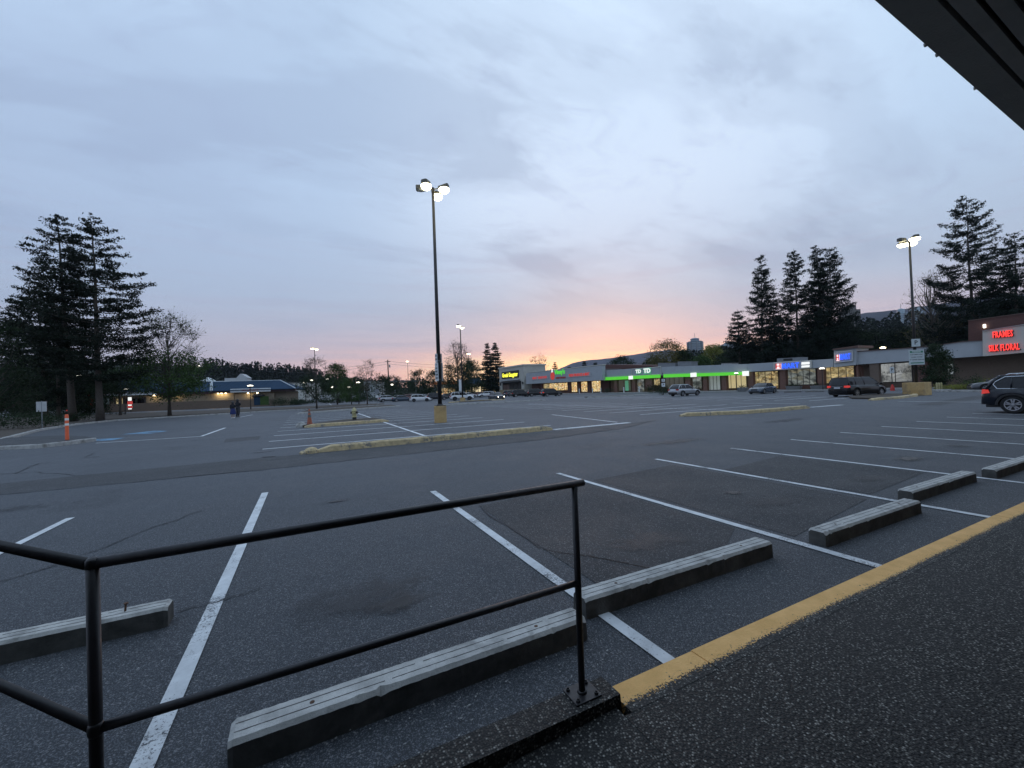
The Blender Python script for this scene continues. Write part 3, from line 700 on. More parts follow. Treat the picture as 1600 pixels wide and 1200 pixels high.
# planted verge on the left
verge = [tuple(gp(*q)[:2]) for q in ((-420,722),(0,688),(60,672),(120,662.5),(180,656.5),(245,652.5),(330,647.5),(430,641.3),(520,637),(600,632.5),(600,631),(520,634),(430,637.2),(330,642),(245,645),(180,647),(100,650),(0,654),(-420,668))]
MB().prism(verge, 0, .12).build('verge_soil', 'soil')['kind'] = 'structure'
kerb_line([gp(*q).xy for q in ((-420,724),(0,689.5),(60,673.5),(120,664),(180,657.8),(245,653.8),(330,648.6),(430,642.4),(520,638),(600,633.4))], .25, .15, 'low kerb edging the tree verge on the left', 'concrete', tip=False, seed=9, name='verge_kerb')
pad = [tuple(gp(*q)[:2]) for q in ((-420,724),(0,700),(65,698.5),(118,692.5),(148,688.5),(136,685.5),(96,684),(0,688),(-420,712))]
MB().prism(pad, 0, .13).build('concrete_pad', 'asphalt_dark')['kind'] = 'structure'
kerb_line([gp(*q).xy for q in ((-420,727),(0,703),(60,700.5),(110,694.5),(147,689.5))], .22, .17, 'pale concrete kerb edging the pad of the orange marker post', 'concrete', tip=False, seed=10, name='pad_kerb')

# ------------------------------------------------------------------ canopy and shop wall behind the camera
CZ = 3.4
cn = thing('canopy', 'dark shop canopy with slotted soffit reaching over the walkway', 'canopy', (0,0,0))
fb = MB(); rr = random.Random(8); xs = [-14+.5*i for i in range(120)]
fb.hexa([(-14,.765,CZ), (46,.765,CZ), (46,.892,CZ), (-14,.892,CZ)], [(-14,.70,CZ+.9), (46,.70,CZ+.9), (46,.80,CZ+.9), (-14,.80,CZ+.9)])
fb.build('fascia', 'soffit', cn)
for x in (2.9, 3.05, 3.62): MB().box(x, x+.018, .890, .900, CZ-.003, CZ+.01).build('fascia_clip', 'soffit', cn)
sb = MB()
yy = .745
for k in range(6): sb.box(-14, 46, yy-.060, yy, CZ+.0, CZ+.02); yy -= .080
yy -= 0
MB().box(-14, 46, -1.9, yy-.002, CZ, CZ+.02).build('soffit_board', 'soffit', cn)
sb.build('soffit_slats', 'soffit', cn)
MB().box(-14, 46, -1.9, .69, CZ+.12, CZ+.9).build('canopy_core', 'sign_black', cn)
_a = .027; cn.rotation_euler = (0,0,_a); cn.location = (2.35-(2.35*math.cos(_a)-.89*math.sin(_a)), .89-(2.35*math.sin(_a)+.89*math.cos(_a)), 0)
sh = thing('shop_building', 'brown brick shop whose canopy the camera stands under', 'building', (0,0,0))
MB().box(-16, 48, -3.6, -3.3, 0, CZ+1.8).build('wall', 'brick_brown', sh)
for k in range(9):
    x = -12+6*k; f_ = MB(); f_.box(x-.06, x+4.06, -3.288, -3.22, .60, .66); f_.box(x-.06, x+4.06, -3.288, -3.22, 2.84, 2.90)
    for xx in (x, x+1.33, x+2.66, x+3.94): f_.box(xx, xx+.06, -3.288, -3.23, .66, 2.84)
    o = f_.build('window', 'window_frame', sh); MB().box(x+.02, x+3.98, -3.29, -3.27, .67, 2.83).build('pane', 'glass_dark', o)

# ------------------------------------------------------------------ trees
def conifer(name, label, group, loc, h, spread, seed, leafmat='needles', base=.25, droop=0.0, uptip=.25, lean=(0,0), clump=1.0, gaps=.12, top='round', trunk_r=None, nper=24, whorl=.55, rz=0, power=.75, dens=1.0, lf=.13):
    t = thing(name, label, 'tree', loc, rz, group); rng = np.random.default_rng(seed)
    tr = trunk_r or h*.014; tb = MB(); npt = 12; axis = []
    wob = rng.normal(0, .012*h, (npt+1, 2)).cumsum(0)*.25
    for i in range(npt+1):
        f = i/npt; axis.append(Vector((lean[0]*f*h+wob[i][0]*f, lean[1]*f*h+wob[i][1]*f, h*f)))
    def ax(f):
        q = f*npt; i = min(int(q), npt-1); return axis[i].lerp(axis[i+1], q-i)
    tb.tube(axis, [tr*(1-.93*(i/npt))*(1.25 if i == 0 else 1) for i in range(npt+1)], 9)
    C = []; z = base; 
    while z < .985:
        f = (z-base)/(1-base)
        if top == 'round': prof = (1-f**2.6)**.6*(.62+.38*min(1, f*4))*(1 if f < .55 else 1-(f-.55)*.75)
        else: prof = (1-f)**power*(.72+.28*min(1, f*5))
        nb = int(rng.integers(4, 6)) if f < .9 else 3; a0 = rng.uniform(0, 6.28)
        for k in range(nb):
            if rng.random() < gaps: continue
            a = a0+6.283*k/nb+rng.normal(0, .3); L = spread*prof*rng.uniform(.62, 1.12)+.15
            p0 = ax(min(1, z+rng.uniform(-.008, .008))); dx, dy = math.cos(a), math.sin(a)
            br = []; m_ = 5
            for j in range(m_+1):
                s = j/m_; zz = L*(rng.normal(.04, .015)*s - droop*s*(1.1-s*.55) + uptip*max(0, s-.45)**2*1.6) + (L*.22*s if f > .8 else 0)
                br.append(p0+Vector((dx*L*s, dy*L*s, zz)))
            if L > .9: tb.tube(br, [max(.012, 0.020*L*(1-.85*j/m_)*.5) for j in range(m_+1)], 4, cap=False)
            ncl = max(2, int(L/.42))
            for c in range(ncl):
                s = .28+.72*(c+rng.random()*.6)/ncl; q = s*m_; i = min(int(q), m_-1); pc = br[i].lerp(br[i+1], min(1, q-i))
                side = rng.normal(0, .16*L*(1.1-s)*.9+.05)
                cx = np.array([pc.x-dy*side, pc.y+dx*side, pc.z+rng.normal(.02, .04)-abs(side)*droop*.3])
                fr_ = (z-base)/(1-base); n = int(nper*dens*rng.uniform(.6, 1.3)*(1-.4*fr_)); r = clump*rng.uniform(.22, .40)*(1-.5*fr_)
                o_ = rng.normal(size=(n,3))*np.array([r, r, r*.42 if droop < .2 else r*.55])
                if droop > .15: o_[:,2] -= np.abs(o_[:,2])*.6
                C.append(cx+o_)
        z += whorl/h*rng.uniform(.75, 1.25)
    tb.build('trunk', 'bark', t, smooth=True)
    C = np.concatenate(C); V, F = leaves(C, lf*clump, rng, .36, droop*.4)
    fastmesh('crown', V, F, leafmat, t); return t

def broadleaf(name, label, group, loc, h, wdt, seed, leafmat='leaves_green', base=.22, sparse=0.0, leaf=.085, ncl=90, nleaf=90, rz=0, trunk_r=None, topbare=0.0, barkm='bark', egg=.45):
    """limbs grow from the trunk to clump centres spread through the crown; sparse crowns show their twigs"""
    t = thing(name, label, 'tree', loc, rz, group); rng = np.random.default_rng(seed)
    tr = trunk_r or .022*h; tb = MB(); hb = h*base; cz = hb+(h-hb)*egg; rzh = (h-hb)
    trunk = [Vector((rng.normal(0, .012*h)*i/5, rng.normal(0, .012*h)*i/5, h*.72*i/5)) for i in range(6)]
    tb.tube(trunk, [tr*(1.3 if i == 0 else 1-.16*i) for i in range(6)], 9)
    C = []; S = []
    for k in range(ncl):
        a = rng.uniform(0, 6.283); zf = rng.uniform(0, 1); zz = hb+rzh*zf
        rad = wdt/2*(max(0, 1-((zf-egg)/(1-egg if zf > egg else egg*1.15))**2))**.5*(1 if zf < egg else .95)
        rr_ = rad*(rng.uniform(.25, 1)**.5)*rng.uniform(.85, 1.12)
        c = Vector((math.cos(a)*rr_, math.sin(a)*rr_, zz))
        zs = min(.70*h, max(hb*.9, zz-rr_*.75-.08*h)); q = zs/(h*.72)*5; i = min(int(q), 4); s0 = trunk[i].lerp(trunk[i+1], min(1, q-i))
        if k % 2 == 0 or sparse > .3:
            mid = s0.lerp(c, .5)+Vector((rng.normal(0,.04), rng.normal(0,.04), -.03))*h*.4
            tb.tube([s0, mid, c], [tr*.28*(1-.4*zf), tr*.15, .008+tr*.03], 5, cap=False)
        n = int(nleaf*rng.uniform(.5, 1.4)); keep = 1.0
        if topbare and zf > 1-topbare: keep = .13
        n = int(n*keep*(1-sparse)); r = wdt*.085*rng.uniform(.75, 1.25)
        if sparse > .25 or keep < 1:
            for j in range(7):
                u = Vector(rng.normal(size=3)); u.z = abs(u.z)*.9+.25; u.normalize(); L = r*rng.uniform(1.4, 3.0)
                e_ = c+u*L; tb.tube([c, c+u*L*.5+Vector(rng.normal(0, .02, 3)), e_], [.016, .010, .005], 3, cap=False)
                for s in range(max(1, int(n/9))):
                    C.append(np.array(c+u*L*rng.uniform(.3, 1.05))[None]+rng.normal(0, .05, (1,3)))
            if n: C.append(np.array(c)+rng.normal(size=(max(1, n//3),3))*r*.9)
        elif n: C.append(np.array(c)+rng.normal(size=(n,3))*np.array([r, r, r*.62]))
    tb.build('trunk', barkm, t, smooth=True)
    C = np.concatenate(C); V, F = leaves(C, leaf, rng, .6); fastmesh('crown', V, F, leafmat, t); return t

def shrub(name, label, loc, wx, wy, h, seed, leafmat='leaves_dark', n=900, leaf=.05, rz=0, group=None, cat='shrub'):
    t = thing(name, label, cat, loc, rz, group); rng = np.random.default_rng(seed); C = []
    nc = max(5, int(n/60))
    for k in range(nc):
        c = np.array([rng.uniform(-.5, .5)*wx, rng.uniform(-.5, .5)*wy, h*rng.uniform(.2, .78)])
        C.append(c+rng.normal(size=(n//nc, 3))*np.array([max(.1, min(wx*.12, .4)), max(.1, min(wy*.18, .4)), h*.16]))
    C = np.concatenate(C); C[:,2] = np.abs(C[:,2]); V, F = leaves(C, leaf, rng, .6); fastmesh('foliage', V, F, leafmat, t)
    b = MB()
    for k in range(5): b.tube([(rng.normal(0, wx*.1), rng.normal(0, wy*.1), 0), (rng.normal(0, wx*.25), rng.normal(0, wy*.25), h*.7)], [.02, .008], 4)
    b.build('stem', 'bark', t); return t

GP = 'tall pines clustered on the verge at the left'
def P3(px, py, z=.1): p = gp(px, py); return (p.x, p.y, z)
conifer('pine_tree', 'tall pine on the verge with a bare lower trunk, rightmost of the pine cluster', GP, P3(157, 659), 20.6, 5.1, 11, lean=(-.024,-.005), base=.20, whorl=.58, clump=1.05, gaps=.1, trunk_r=.30, nper=24, dens=1.75)
conifer('pine_tree', 'tall leaning pine right of the orange marker post with its top left of its base', GP, P3(114, 660), 21.2, 4.0, 12, lean=(-.045,0), base=.26, whorl=.56, clump=1.05, gaps=.08, trunk_r=.32, nper=24, dens=1.75)
conifer('pine_tree', 'pine with a broad rounded crown behind the two white sign plates', GP, P3(72, 655), 19.6, 5.2, 13, lean=(-.045,0), base=.22, whorl=.62, clump=1.15, gaps=.05, trunk_r=.28, nper=24, dens=1.75)
conifer('pine_tree', 'shorter pine second from the left edge of the photo', GP, P3(34, 652), 17.6, 5.0, 14, lean=(-.02,0), base=.16, whorl=.65, clump=1.15, gaps=.05, trunk_r=.26, nper=24, dens=1.75)
conifer('pine_tree', 'slim dark pine in the middle of the cluster, behind the leaning one', GP, P3(92, 655), 15.0, 3.4, 15, lean=(.0,0), base=.12, whorl=.65, clump=1.15, gaps=.05, trunk_r=.22, nper=24, dens=1.75)
broadleaf('broadleaf_tree', 'green leafy tree half cut by the left edge of the photo under the pines', 'young deciduous trees', P3(-8, 664), 10.5, 7.5, 16, 'leaves_dark', .12, 0, .10, 110, 110)
broadleaf('broadleaf_tree', 'low dark leafy tree filling the gap beneath the pines', 'young deciduous trees', P3(60, 651), 7.5, 8.5, 17, 'leaves_dark', .10, 0, .10, 110, 110)
broadleaf('broadleaf_tree', 'dark leafy understory tree between the pines and the maple', 'young deciduous trees', P3(188, 650), 6.6, 6.0, 18, 'leaves_dark', .50, 0, .10, 80, 90)
broadleaf('maple_tree', 'wide maple before the blue roof, green below and bare twigs on top', 'young deciduous trees', P3(265, 651), 11.6, 7.8, 19, 'leaves_green', .20, 0, .10, 170, 130, topbare=.48, trunk_r=.17, egg=.34)
shrub('shrub', 'sprawling dark juniper at the base of the pines near the left edge', P3(28, 672), 5.0, 2.6, 1.25, 21, 'leaves_dark', 2600, .06)
shrub('shrub', 'low scruffy shrub between the pine trunks', P3(100, 661), 3.6, 1.6, .9, 22, 'leaves_dark', 1300, .06)
shrub('hedge', 'long dark clipped hedge beyond the road behind the pine trunks', tuple(at(95, 64)), 16, 1.6, 1.15, 23, 'leaves_dark', 4200, .07, rz=-.3, cat='hedge')
# trees on the middle verge
broadleaf('lot_tree', 'small dark lot tree with a spiky bare top right of the restaurant', 'young deciduous trees', P3(495, 639.3), 6.9, 4.4, 31, 'leaves_dark', .20, .05, .08, 110, 70, topbare=.42, trunk_r=.10, egg=.36)
broadleaf('lot_tree', 'bright green full maple standing behind the small dark lot tree', 'young deciduous trees', tuple(at(527, 86)), 8.3, 5.2, 32, 'leaves_green', .12, 0, .10, 130, 80, trunk_r=.14, egg=.34)
broadleaf('lot_tree', 'small narrow green tree right of the bright maple', 'young deciduous trees', tuple(at(549, 76)), 5.0, 3.2, 33, 'leaves_green', .14, 0, .08, 80, 60, trunk_r=.08, egg=.36)
broadleaf('lot_tree', 'almost leafless lot tree beside the lamp post and the stop sign', 'young deciduous trees', P3(574, 633), 7.4, 4.0, 34, 'leaves_autumn', .34, .62, .07, 46, 40, trunk_r=.10, egg=.55)
far_trees = [ # label, px, depth, top row, width, material, kind
 ('round dark tree left of the utility pole beyond the parked cars', 598, 150, 589, 9, 'leaves_dark'), ('dark tree just right of the utility pole', 615, 165, 587, 8, 'leaves_dark'),
 ('dark round tree beyond the white hatchback', 655, 140, 579, 8.5, 'leaves_dark'), ('dark tree left of the tall lamp pole, beyond the cars', 679, 140, 581, 8, 'leaves_dark'),
 ('small dark tree on the skyline between the two utility trees', 634, 190, 597, 10, 'leaves_dark'), ('dark shrub-like tree beside the narrow green tree', 563, 130, 590, 8, 'leaves_dark')]
for i, (lb, px, d, top, wd_, mt_) in enumerate(far_trees):
    p = at(px, d); broadleaf('broadleaf_tree', lb, 'dark trees beyond the lot', tuple(p), hz(px, top, d), wd_, 40+i, mt_, .10, 0, .17, 70, 60, egg=.42)
d = 120; broadleaf('broadleaf_tree', 'big tree right of the tall lamp pole, thin twiggy top over dark green leaves', 'dark trees beyond the lot', tuple(at(716, d)), hz(714, 538, d), 9.0, 50, 'leaves_dark', .10, 0, .14, 190, 90, topbare=.42, egg=.34)
broadleaf('broadleaf_tree', 'dark green tree filling in behind the middle lamp pole', 'dark trees beyond the lot', tuple(at(738, 128)), hz(738, 562, 128), 7.5, 51, 'leaves_dark', .08, 0, .15, 100, 90, egg=.38)
GF = 'dark firs beyond the lot'
for i, (lb, px, d, top, sp) in enumerate([('narrow dark fir left of the yellow-signed shop, left of a pair', 763, 178, 535, 4.4), ('wider dark fir left of the yellow-signed shop, right of a pair', 776, 172, 535, 6.2)]):
    conifer('fir_tree', lb, GF, tuple(at(px, d)), hz(px, top, d), sp, 60+i, 'fir_needles', .04, .12, .1, clump=1.9, gaps=.05, top='cone', nper=34, whorl=.9, power=.75, lf=.15)
broadleaf('broadleaf_tree', 'thin orange-tinged tree on the skyline behind the grocery roof', 'trees behind the shops', tuple(at(843, 190)), hz(843, 557, 190), 10, 65, 'leaves_autumn', .2, .35, .16, 60, 60, egg=.6)
for i, (px, top, lb) in enumerate([(868,566,'first tiny fir on the skyline above the grocery sign, nearest the sunset'), (914,563,'tiny fir on the skyline right of the grocery sign'), (931,565,'tiny fir on the skyline above the right end of the grocery front'), (890,572,'lowest tiny fir on the skyline between the others')]):
    conifer('fir_tree', lb, GF, tuple(at(px, 260)), hz(px, top, 260), 4.5, 66+i, 'fir_needles', .3, .1, .1, clump=2.2, gaps=.0, top='cone', nper=24, whorl=1.2, power=.85, lf=.16)
GB = 'trees behind the shops'
for i, (lb, px, d, top, wd_, mt_, ex) in enumerate([
  ('broad round yellow-green tree behind the bank roof', 1043, 150, 534, 15, 'leaves_autumn', .45), ('yellow-green tree right of the grey apartment tower', 1116, 140, 540, 9.5, 'leaves_yellow', .42),
  ('low dark green tree left of the round yellow-green one', 972, 170, 559, 12, 'leaves_dark', .4), ('dark green tree touching the grey tower on its left', 1072, 145, 548, 8, 'leaves_dark', .4),
  ('dark low tree beneath the grey apartment tower', 1096, 135, 558, 8, 'leaves_green', .4), ('green tree under the dark fir row left of the first tall fir', 1137, 128, 552, 8, 'leaves_dark', .4)]):
    broadleaf('broadleaf_tree', lb, GB, tuple(at(px, d)), hz(px, top, d), wd_, 70+i, mt_, .08, 0, .19, 130, 100, egg=ex)
GR = 'tall firs behind the shops on the right'
firs = [('short pointed fir at the left end of the tall fir row', 1158, 108, 482, 4.4, 81, .05), ('thin ragged fir with a broken top, second from the left in the fir row', 1193, 104, 398, 4.8, 82, .25),
 ('tall fir with loose drooping branches left of the twin firs', 1250, 100, 387, 5.4, 83, .2), ('dense tall fir, left of the twins', 1287, 100, 382, 4.3, 84, .12), ('dense tall fir with wide lower boughs, right of the twins', 1304, 98, 386, 6.6, 85, .1),
 ('very large fir rising over the brick wall at the right', 1524, 78, 303, 7.6, 86, .12), ('dark fir cut by the right edge of the photo', 1594, 74, 362, 7.0, 87, .05),
 ('slim fir among the dark trees left of the lamp pole', 1213, 106, 448, 3.2, 88, .3)]
for lb, px, d, top, sp, sd_, gp_ in firs:
    conifer('fir_tree', lb, GR, tuple(at(px, d)), hz(px, top, d), sp*1.14, sd_, 'fir_needles', .12, .30, .55, clump=1.65 if d > 90 else 1.45, gaps=gp_*.8, top='cone', nper=26, whorl=.95, power=.52, dens=1.75, lf=.125, trunk_r=.38)
broadleaf('broadleaf_tree', 'pale almost bare tree between the lamp pole and the very large fir', GR, tuple(at(1461, 84)), hz(1461, 432, 84), 9, 90, 'leaves_autumn', .25, .55, .12, 90, 50, egg=.55, barkm='bark_pale')
mids = [(1170,112,536,12),(1205,110,528,12),(1240,106,520,13),(1272,104,512,13),(1305,102,505,13),(1335,100,518,12),(1372,96,522,12),(1403,94,516,11),(1432,92,512,12),(1462,88,505,12),(1492,86,498,12),(1540,84,490,12),(1574,80,480,12),(1600,76,470,12)]
words = ['first','second','third','fourth','fifth','sixth','seventh','eighth','ninth','tenth','eleventh','twelfth','thirteenth','fourteenth']
for i, (px, d, top, wd_) in enumerate(mids):
    broadleaf('broadleaf_tree', 'dark bushy tree behind the flat shop roofs, %s from the left of the low row' % words[i], 'low dark tree row behind the shops', tuple(at(px, d)), hz(px, top, d), wd_, 100+i, ('leaves_dark','forest','leaves_dark')[i % 3], .06, 0, .15, 110, 95, egg=.5)
broadleaf('broadleaf_tree', 'small dense green tree in the planting bed in front of the brown shop wall', 'young deciduous trees', tuple(at(1463, 45)), hz(1463, 541, 45), 2.9, 130, 'leaves_dark', .16, 0, .07, 110, 80, egg=.35, trunk_r=.08)

# ------------------------------------------------------------------ lamp poles
def lamp_pole(px, py, top, label, heads, ped=(.35,.95), pr=.12, signs=(), d=None, bowl=.27, hs=1.0, hp=None):
    p = gp(px, py) if d is None else at(px, d); dist = _F.dot(Vector((p.x, p.y, CH))-Vector((0,0,CH)))
    H = hp or hz(px, top, dist)
    t = thing('lamp_pole', label, 'street lamp', (p.x, p.y, 0), 0, 'tall lot light poles')
    z0 = 0
    if ped:
        MB().lathe([(ped[0],0), (ped[0],ped[1]-.03), (ped[0]-.03,ped[1])], 20).build('concrete_base', 'pedestal', t)
        z0 = ped[1]
        b = MB().box(-.26, .26, -.26, .26, z0, z0+.03); b.lathe([(.2,z0+.03), (pr+.02,z0+.11)], 12).build('base_plate', 'pole_metal', t)
    MB().tube([(0,0,z0), (0,0,H-.1)], [pr, pr*.62], 14).build('pole', 'pole_metal', t, smooth=True)
    MB().lathe([(pr*.8,H-.25), (pr*.8,H), (.02,H+.05)], 12).build('hub', 'pole_metal', t)
    for (ang, lit, tilt) in heads:
        a = R(ang); ca, sa = math.cos(a), math.sin(a)
        def W(r, s, z): return (ca*r-sa*s, sa*r+ca*s, z)
        MB().tube([W(0,0,H-.1), W(.45*hs,0,H-.06)], .035, 8).build('arm', 'lamp_housing', t)
        L0, L1 = .42*hs, 1.12*hs
        lo = [W(L0,-.11,H-.13), W(L0,.11,H-.13), W(L0+.2,.2,H-.15), W(L1-.05,.2,H-.15), W(L1,.12,H-.13), W(L1,-.12,H-.13), W(L1-.05,-.2,H-.15), W(L0+.2,-.2,H-.15)]
        hi = [(x*.0+x, y, z+.13+(.09 if 1 < i < 7 else .02)) for i, (x, y, z) in enumerate(lo)]
        hd = MB().hexa(lo, hi).build('head', 'lamp_housing', t)
        c = W(.80*hs, 0, H-.17)
        if lit: MB().lathe([(bowl,.02), (bowl*1.02,-.04), (bowl*.9,-.13), (bowl*.62,-.2), (.03,-.235)], 18, c).build('lens', 'lamp_white', hd, smooth=True)
        else: MB().lathe([(.19,.02), (.19,-.01), (.03,-.03)], 16, c).build('lens', 'head_lens', hd)
    return t, p, H
va = math.degrees(math.atan2(_F.y, _F.x))    # facing direction of the photographer as an azimuth
tA, pA, HA = lamp_pole(688.5, 660, 291, 'tallest lot light pole near the middle, four heads and a round yellow concrete base', [(va+98, False, 0), (va+158, True, 0), (va-12, True, 0), (va-102, True, 0)], bowl=.29, hs=.85)
for (z, wd_, hh, sgn) in ((3.42, .30, .50, 1), (2.36, .46, 1.04, 1)):
    s = thing('parking_sign', ('upper small' if hh < .8 else 'lower tall') + ' white parking sign with black writing strapped to the tallest pole', 'sign', (pA.x, pA.y, z), R(va+180-58))
    MB().box(-.02+.145, .0+.145, -wd_/2, wd_/2, 0, hh).build('panel', 'sign_white', s)
    rows = [('NO','STOP')] if hh < .8 else [('P','2 HR','MAX','TOW','AWAY')]
    for i, tx in enumerate(rows[0]): text_obj('lettering', tx, .15 if len(tx) < 4 else .12, 'sign_black', s, (.148, 0, hh-.12-i*(hh-.1)/len(rows[0])), (R(90), 0, R(90)), .002, .006)
    MB().box(-.148, -.128, -wd_/2, wd_/2, 0, hh).build('back_panel', 'sign_grey', s)
    MB().lathe([(.135,.08), (.135,.11)], 14).build('strap', 'galvanized', s)
tB, pB, HB = lamp_pole(1433, 617.5, 373, 'lot light pole on the right in front of the shops, squat square yellow base', [(va+100, False, 0), (va+160, True, 0), (va-55, True, 0), (va-10, True, 0)], ped=None, bowl=.36, hs=1.0)
MB().box(-.72, .72, -.72, .72, 0, 1.1).build('concrete_base', 'pedestal', tB, bevel=.03)
for z, w0, h0, lb in ((hz(1432, 574, 47), 1.18, 1.28, 'large white parking notice with dark bands on the right lamp pole'), (hz(1431, 552.5, 47), .66, .66, 'small white parking sign above the large notice on the right lamp pole')):
    s = thing('parking_sign', lb, 'sign', (pB.x, pB.y, z), R(va+180-8))
    MB().box(.13, .15, -w0/2, w0/2, 0, h0).build('panel', 'sign_pale', s)
    if w0 > 1:
        MB().box(.151, .154, -w0*.42, w0*.42, h0*.80, h0*.93).build('dark_band', 'sign_green', s); MB().box(.151, .154, -w0*.40, w0*.44, h0*.09, h0*.16).build('dark_band', 'sign_green', s)
        text_obj('lettering', 'PARKING', .16, 'sign_white', s, (.155, 0, h0*.865), (R(90),0,R(90)), .002, .004)
        for i, tx in enumerate(('CUSTOMERS ONLY', 'OTHERS TOWED', 'AT OWNER EXPENSE')): text_obj('lettering', tx, .115, 'sign_black', s, (.152, 0, h0*(.68-.17*i)), (R(90),0,R(90)), .002, .002)
    else: text_obj('lettering', 'P', .5, 'sign_black', s, (.152, 0, h0*.5), (R(90),0,R(90)), .002, .01)
lamp_pole(723, 626, 509, 'middle distance lot light pole with two lit heads on the yellow kerb island', [(va+172, True, 0), (va-8, True, 0)], ped=(.5,.6), pr=.15, bowl=.42, hs=1.5)
lamp_pole(493.5, 0, 544, 'distant light pole with two lit heads rising behind the small dark lot tree', [(va+180, True, 0), (va, True, 0)], ped=None, pr=.14, d=120, bowl=.45, hs=1.6)
lamp_pole(734, 0, 552, 'far light pole half hidden in front of the big twiggy tree', [(va+170, True, 0), (va-10, True, 0)], ped=None, pr=.14, d=140, bowl=.33, hs=1.4)
lamp_pole(638.5, 0, 564, 'far thin light pole with one bright lamp left of the tallest pole', [(va+180, True, 0)], ped=None, pr=.14, d=190, bowl=.55, hs=.6)

def globe_post(px, d, top, label, s=1.0):
    p = at(px, d); H = hz(px, top, d)
    t = thing('lamp_post', label, 'lamp post', (p.x, p.y, 0), 0, 'low lamp posts with saucer lights')
    MB().lathe([(.20*s,0), (.20*s,.12), (.12*s,.2), (.09*s,.45), (.065*s,.5)], 12).build('base', 'black_metal', t)
    MB().tube([(0,0,.4), (0,0,H-.28)], [.06*s, .05*s], 10).build('pole', 'black_metal', t)
    MB().lathe([(.05,H-.34), (.12,H-.28), (.34*s,H-.16), (.42*s,H-.07), (.40*s,H-.05)], 16).build('shade_ring', 'black_metal', t)
    MB().lathe([(.40*s,H-.10), (.42*s,H-.03), (.30*s,H+.06), (.05,H+.10)], 16).build('lens', 'lamp_globe', t, smooth=True)
globe_post(391.5, 66, 602.5, 'black lamp post with a glowing saucer top in front of the restaurant sign')
globe_post(195.5, 63, 608.5, 'black lamp post with a glowing saucer top right of the pine trunks')
globe_post(560.5, 78, 597.5, 'black lamp post with a glowing top left of the almost leafless tree', .9)
globe_post(1151, 74, 583, 'slim lamp post in front of the lit curtain window of the bank', .8)
globe_post(1285, 61, 575.5, 'lamp post with a bright saucer at the brick column of the mart', .8)

# utility pole and wires
p = at(608.5, 170); H = hz(607, 562, 170)
t = thing('utility_pole', 'wooden utility pole with crossarm beyond the parked cars', 'utility pole', tuple(p))
MB().tube([(0,0,0), (-.3,0,H)], [.32,.2], 8).build('pole', 'bark', t); MB().box(-1.4, .8, -.1, .1, H-.9, H-.7).build('crossarm', 'bark', t); MB().lathe([(.3,H-3.2), (.3,H-2.1)], 8, (.4,0,0)).build('transformer', 'grey_metal', t)
p2 = at(420, 200); p3 = at(800, 200); wr = MB()
for dz in (0, -1.1):
    for a, b in ((p2+Vector((0,0,H+dz)), p+Vector((0,0,H-.6+dz))), (p+Vector((0,0,H-.6+dz)), p3+Vector((0,0,H-1+dz)))):
        wr.tube([a.lerp(b, i/12)-Vector((0,0,1.6*4*(i/12)*(1-i/12))) for i in range(13)], .045, 3)
wr.build('wire', 'sign_black').update_tag() if False else tag(wr.build('overhead_wire', 'sign_black'), 'thin sagging overhead wires against the pink sky', 'wire')
p = at(581, 150); t = thing('flag_mast', 'thin bare mast on the skyline right of the almost leafless tree', 'mast', tuple(p)); MB().tube([(0,0,0), (0,0,hz(581,564,150))], [.12,.07], 6).build('pole', 'grey_metal', t)

# ------------------------------------------------------------------ small street furniture
# traffic cone
p = gp(484, 666.5); t = thing('traffic_cone', 'faded orange traffic cone at the left end of the short yellow kerb', 'traffic cone', (p.x, p.y+.15, .13), .3)
MB().box(-.19, .19, -.19, .19, 0, .03).build('base', 'cone_orange', t, bevel=.008)
MB().lathe([(.145,.03), (.14,.05), (.035,.88), (.03,.90)], 18).build('cone_body', 'cone_orange', t, smooth=True)
MB().lathe([(.102,.40), (.079,.55)], 18).build('reflective_band', 'concrete_dark', t); MB().lathe([(.067,.66), (.053,.75)], 18).build('reflective_band', 'concrete_dark', t)
e = thing('rubble_lump', 'pale broken concrete lump at the foot of the traffic cone', 'rubble', (p.x-.42, p.y+.08, 0), .4)
MB().lathe([(.32,0), (.30,.12), (.22,.24), (.08,.30)], 9).build('lump', 'concrete', e)
# hydrant
p = gp(554, 659); t = thing('fire_hydrant', 'pale yellow fire hydrant with black base behind the short kerb', 'fire hydrant', (p.x, p.y, .02), 0)
MB().lathe([(.16,0), (.16,.04), (.125,.06), (.125,.28)], 14).build('lower_barrel', 'sign_black', t)
MB().lathe([(.17,.28), (.17,.33), (.135,.35), (.135,.66), (.17,.68), (.17,.71), (.14,.75), (.10,.84), (.04,.88), (.03,.92)], 16).build('barrel', 'hydrant_paint', t, smooth=False)
for a in (va+90, va-90, va+180):
    ca, sa = math.cos(R(a)), math.sin(R(a)); MB().tube([(ca*.1, sa*.1, .58), (ca*.23, sa*.23, .58)], [.07,.075], 10).build('outlet_cap', 'sign_black' if a != va+180 else 'hydrant_paint', t)
# delineator
p = gp(105, 689.5, .13); t = thing('marker_post', 'orange tube marker post with white bands on the concrete pad', 'marker post', (p.x, p.y, .13), 0)
MB().lathe([(.30,0), (.30,.03), (.16,.06), (.05,.07)], 16).build('base', 'sign_black', t)
MB().lathe([(.075,.04), (.065,.1), (.062,1.12), (.052,1.16), (.052,1.20)], 14).build('tube', 'tube_orange', t, smooth=True)
for z in (.70, .93): MB().lathe([(.0645,z), (.0645,z+.10)], 14).build('reflective_band', 'reflective', t)
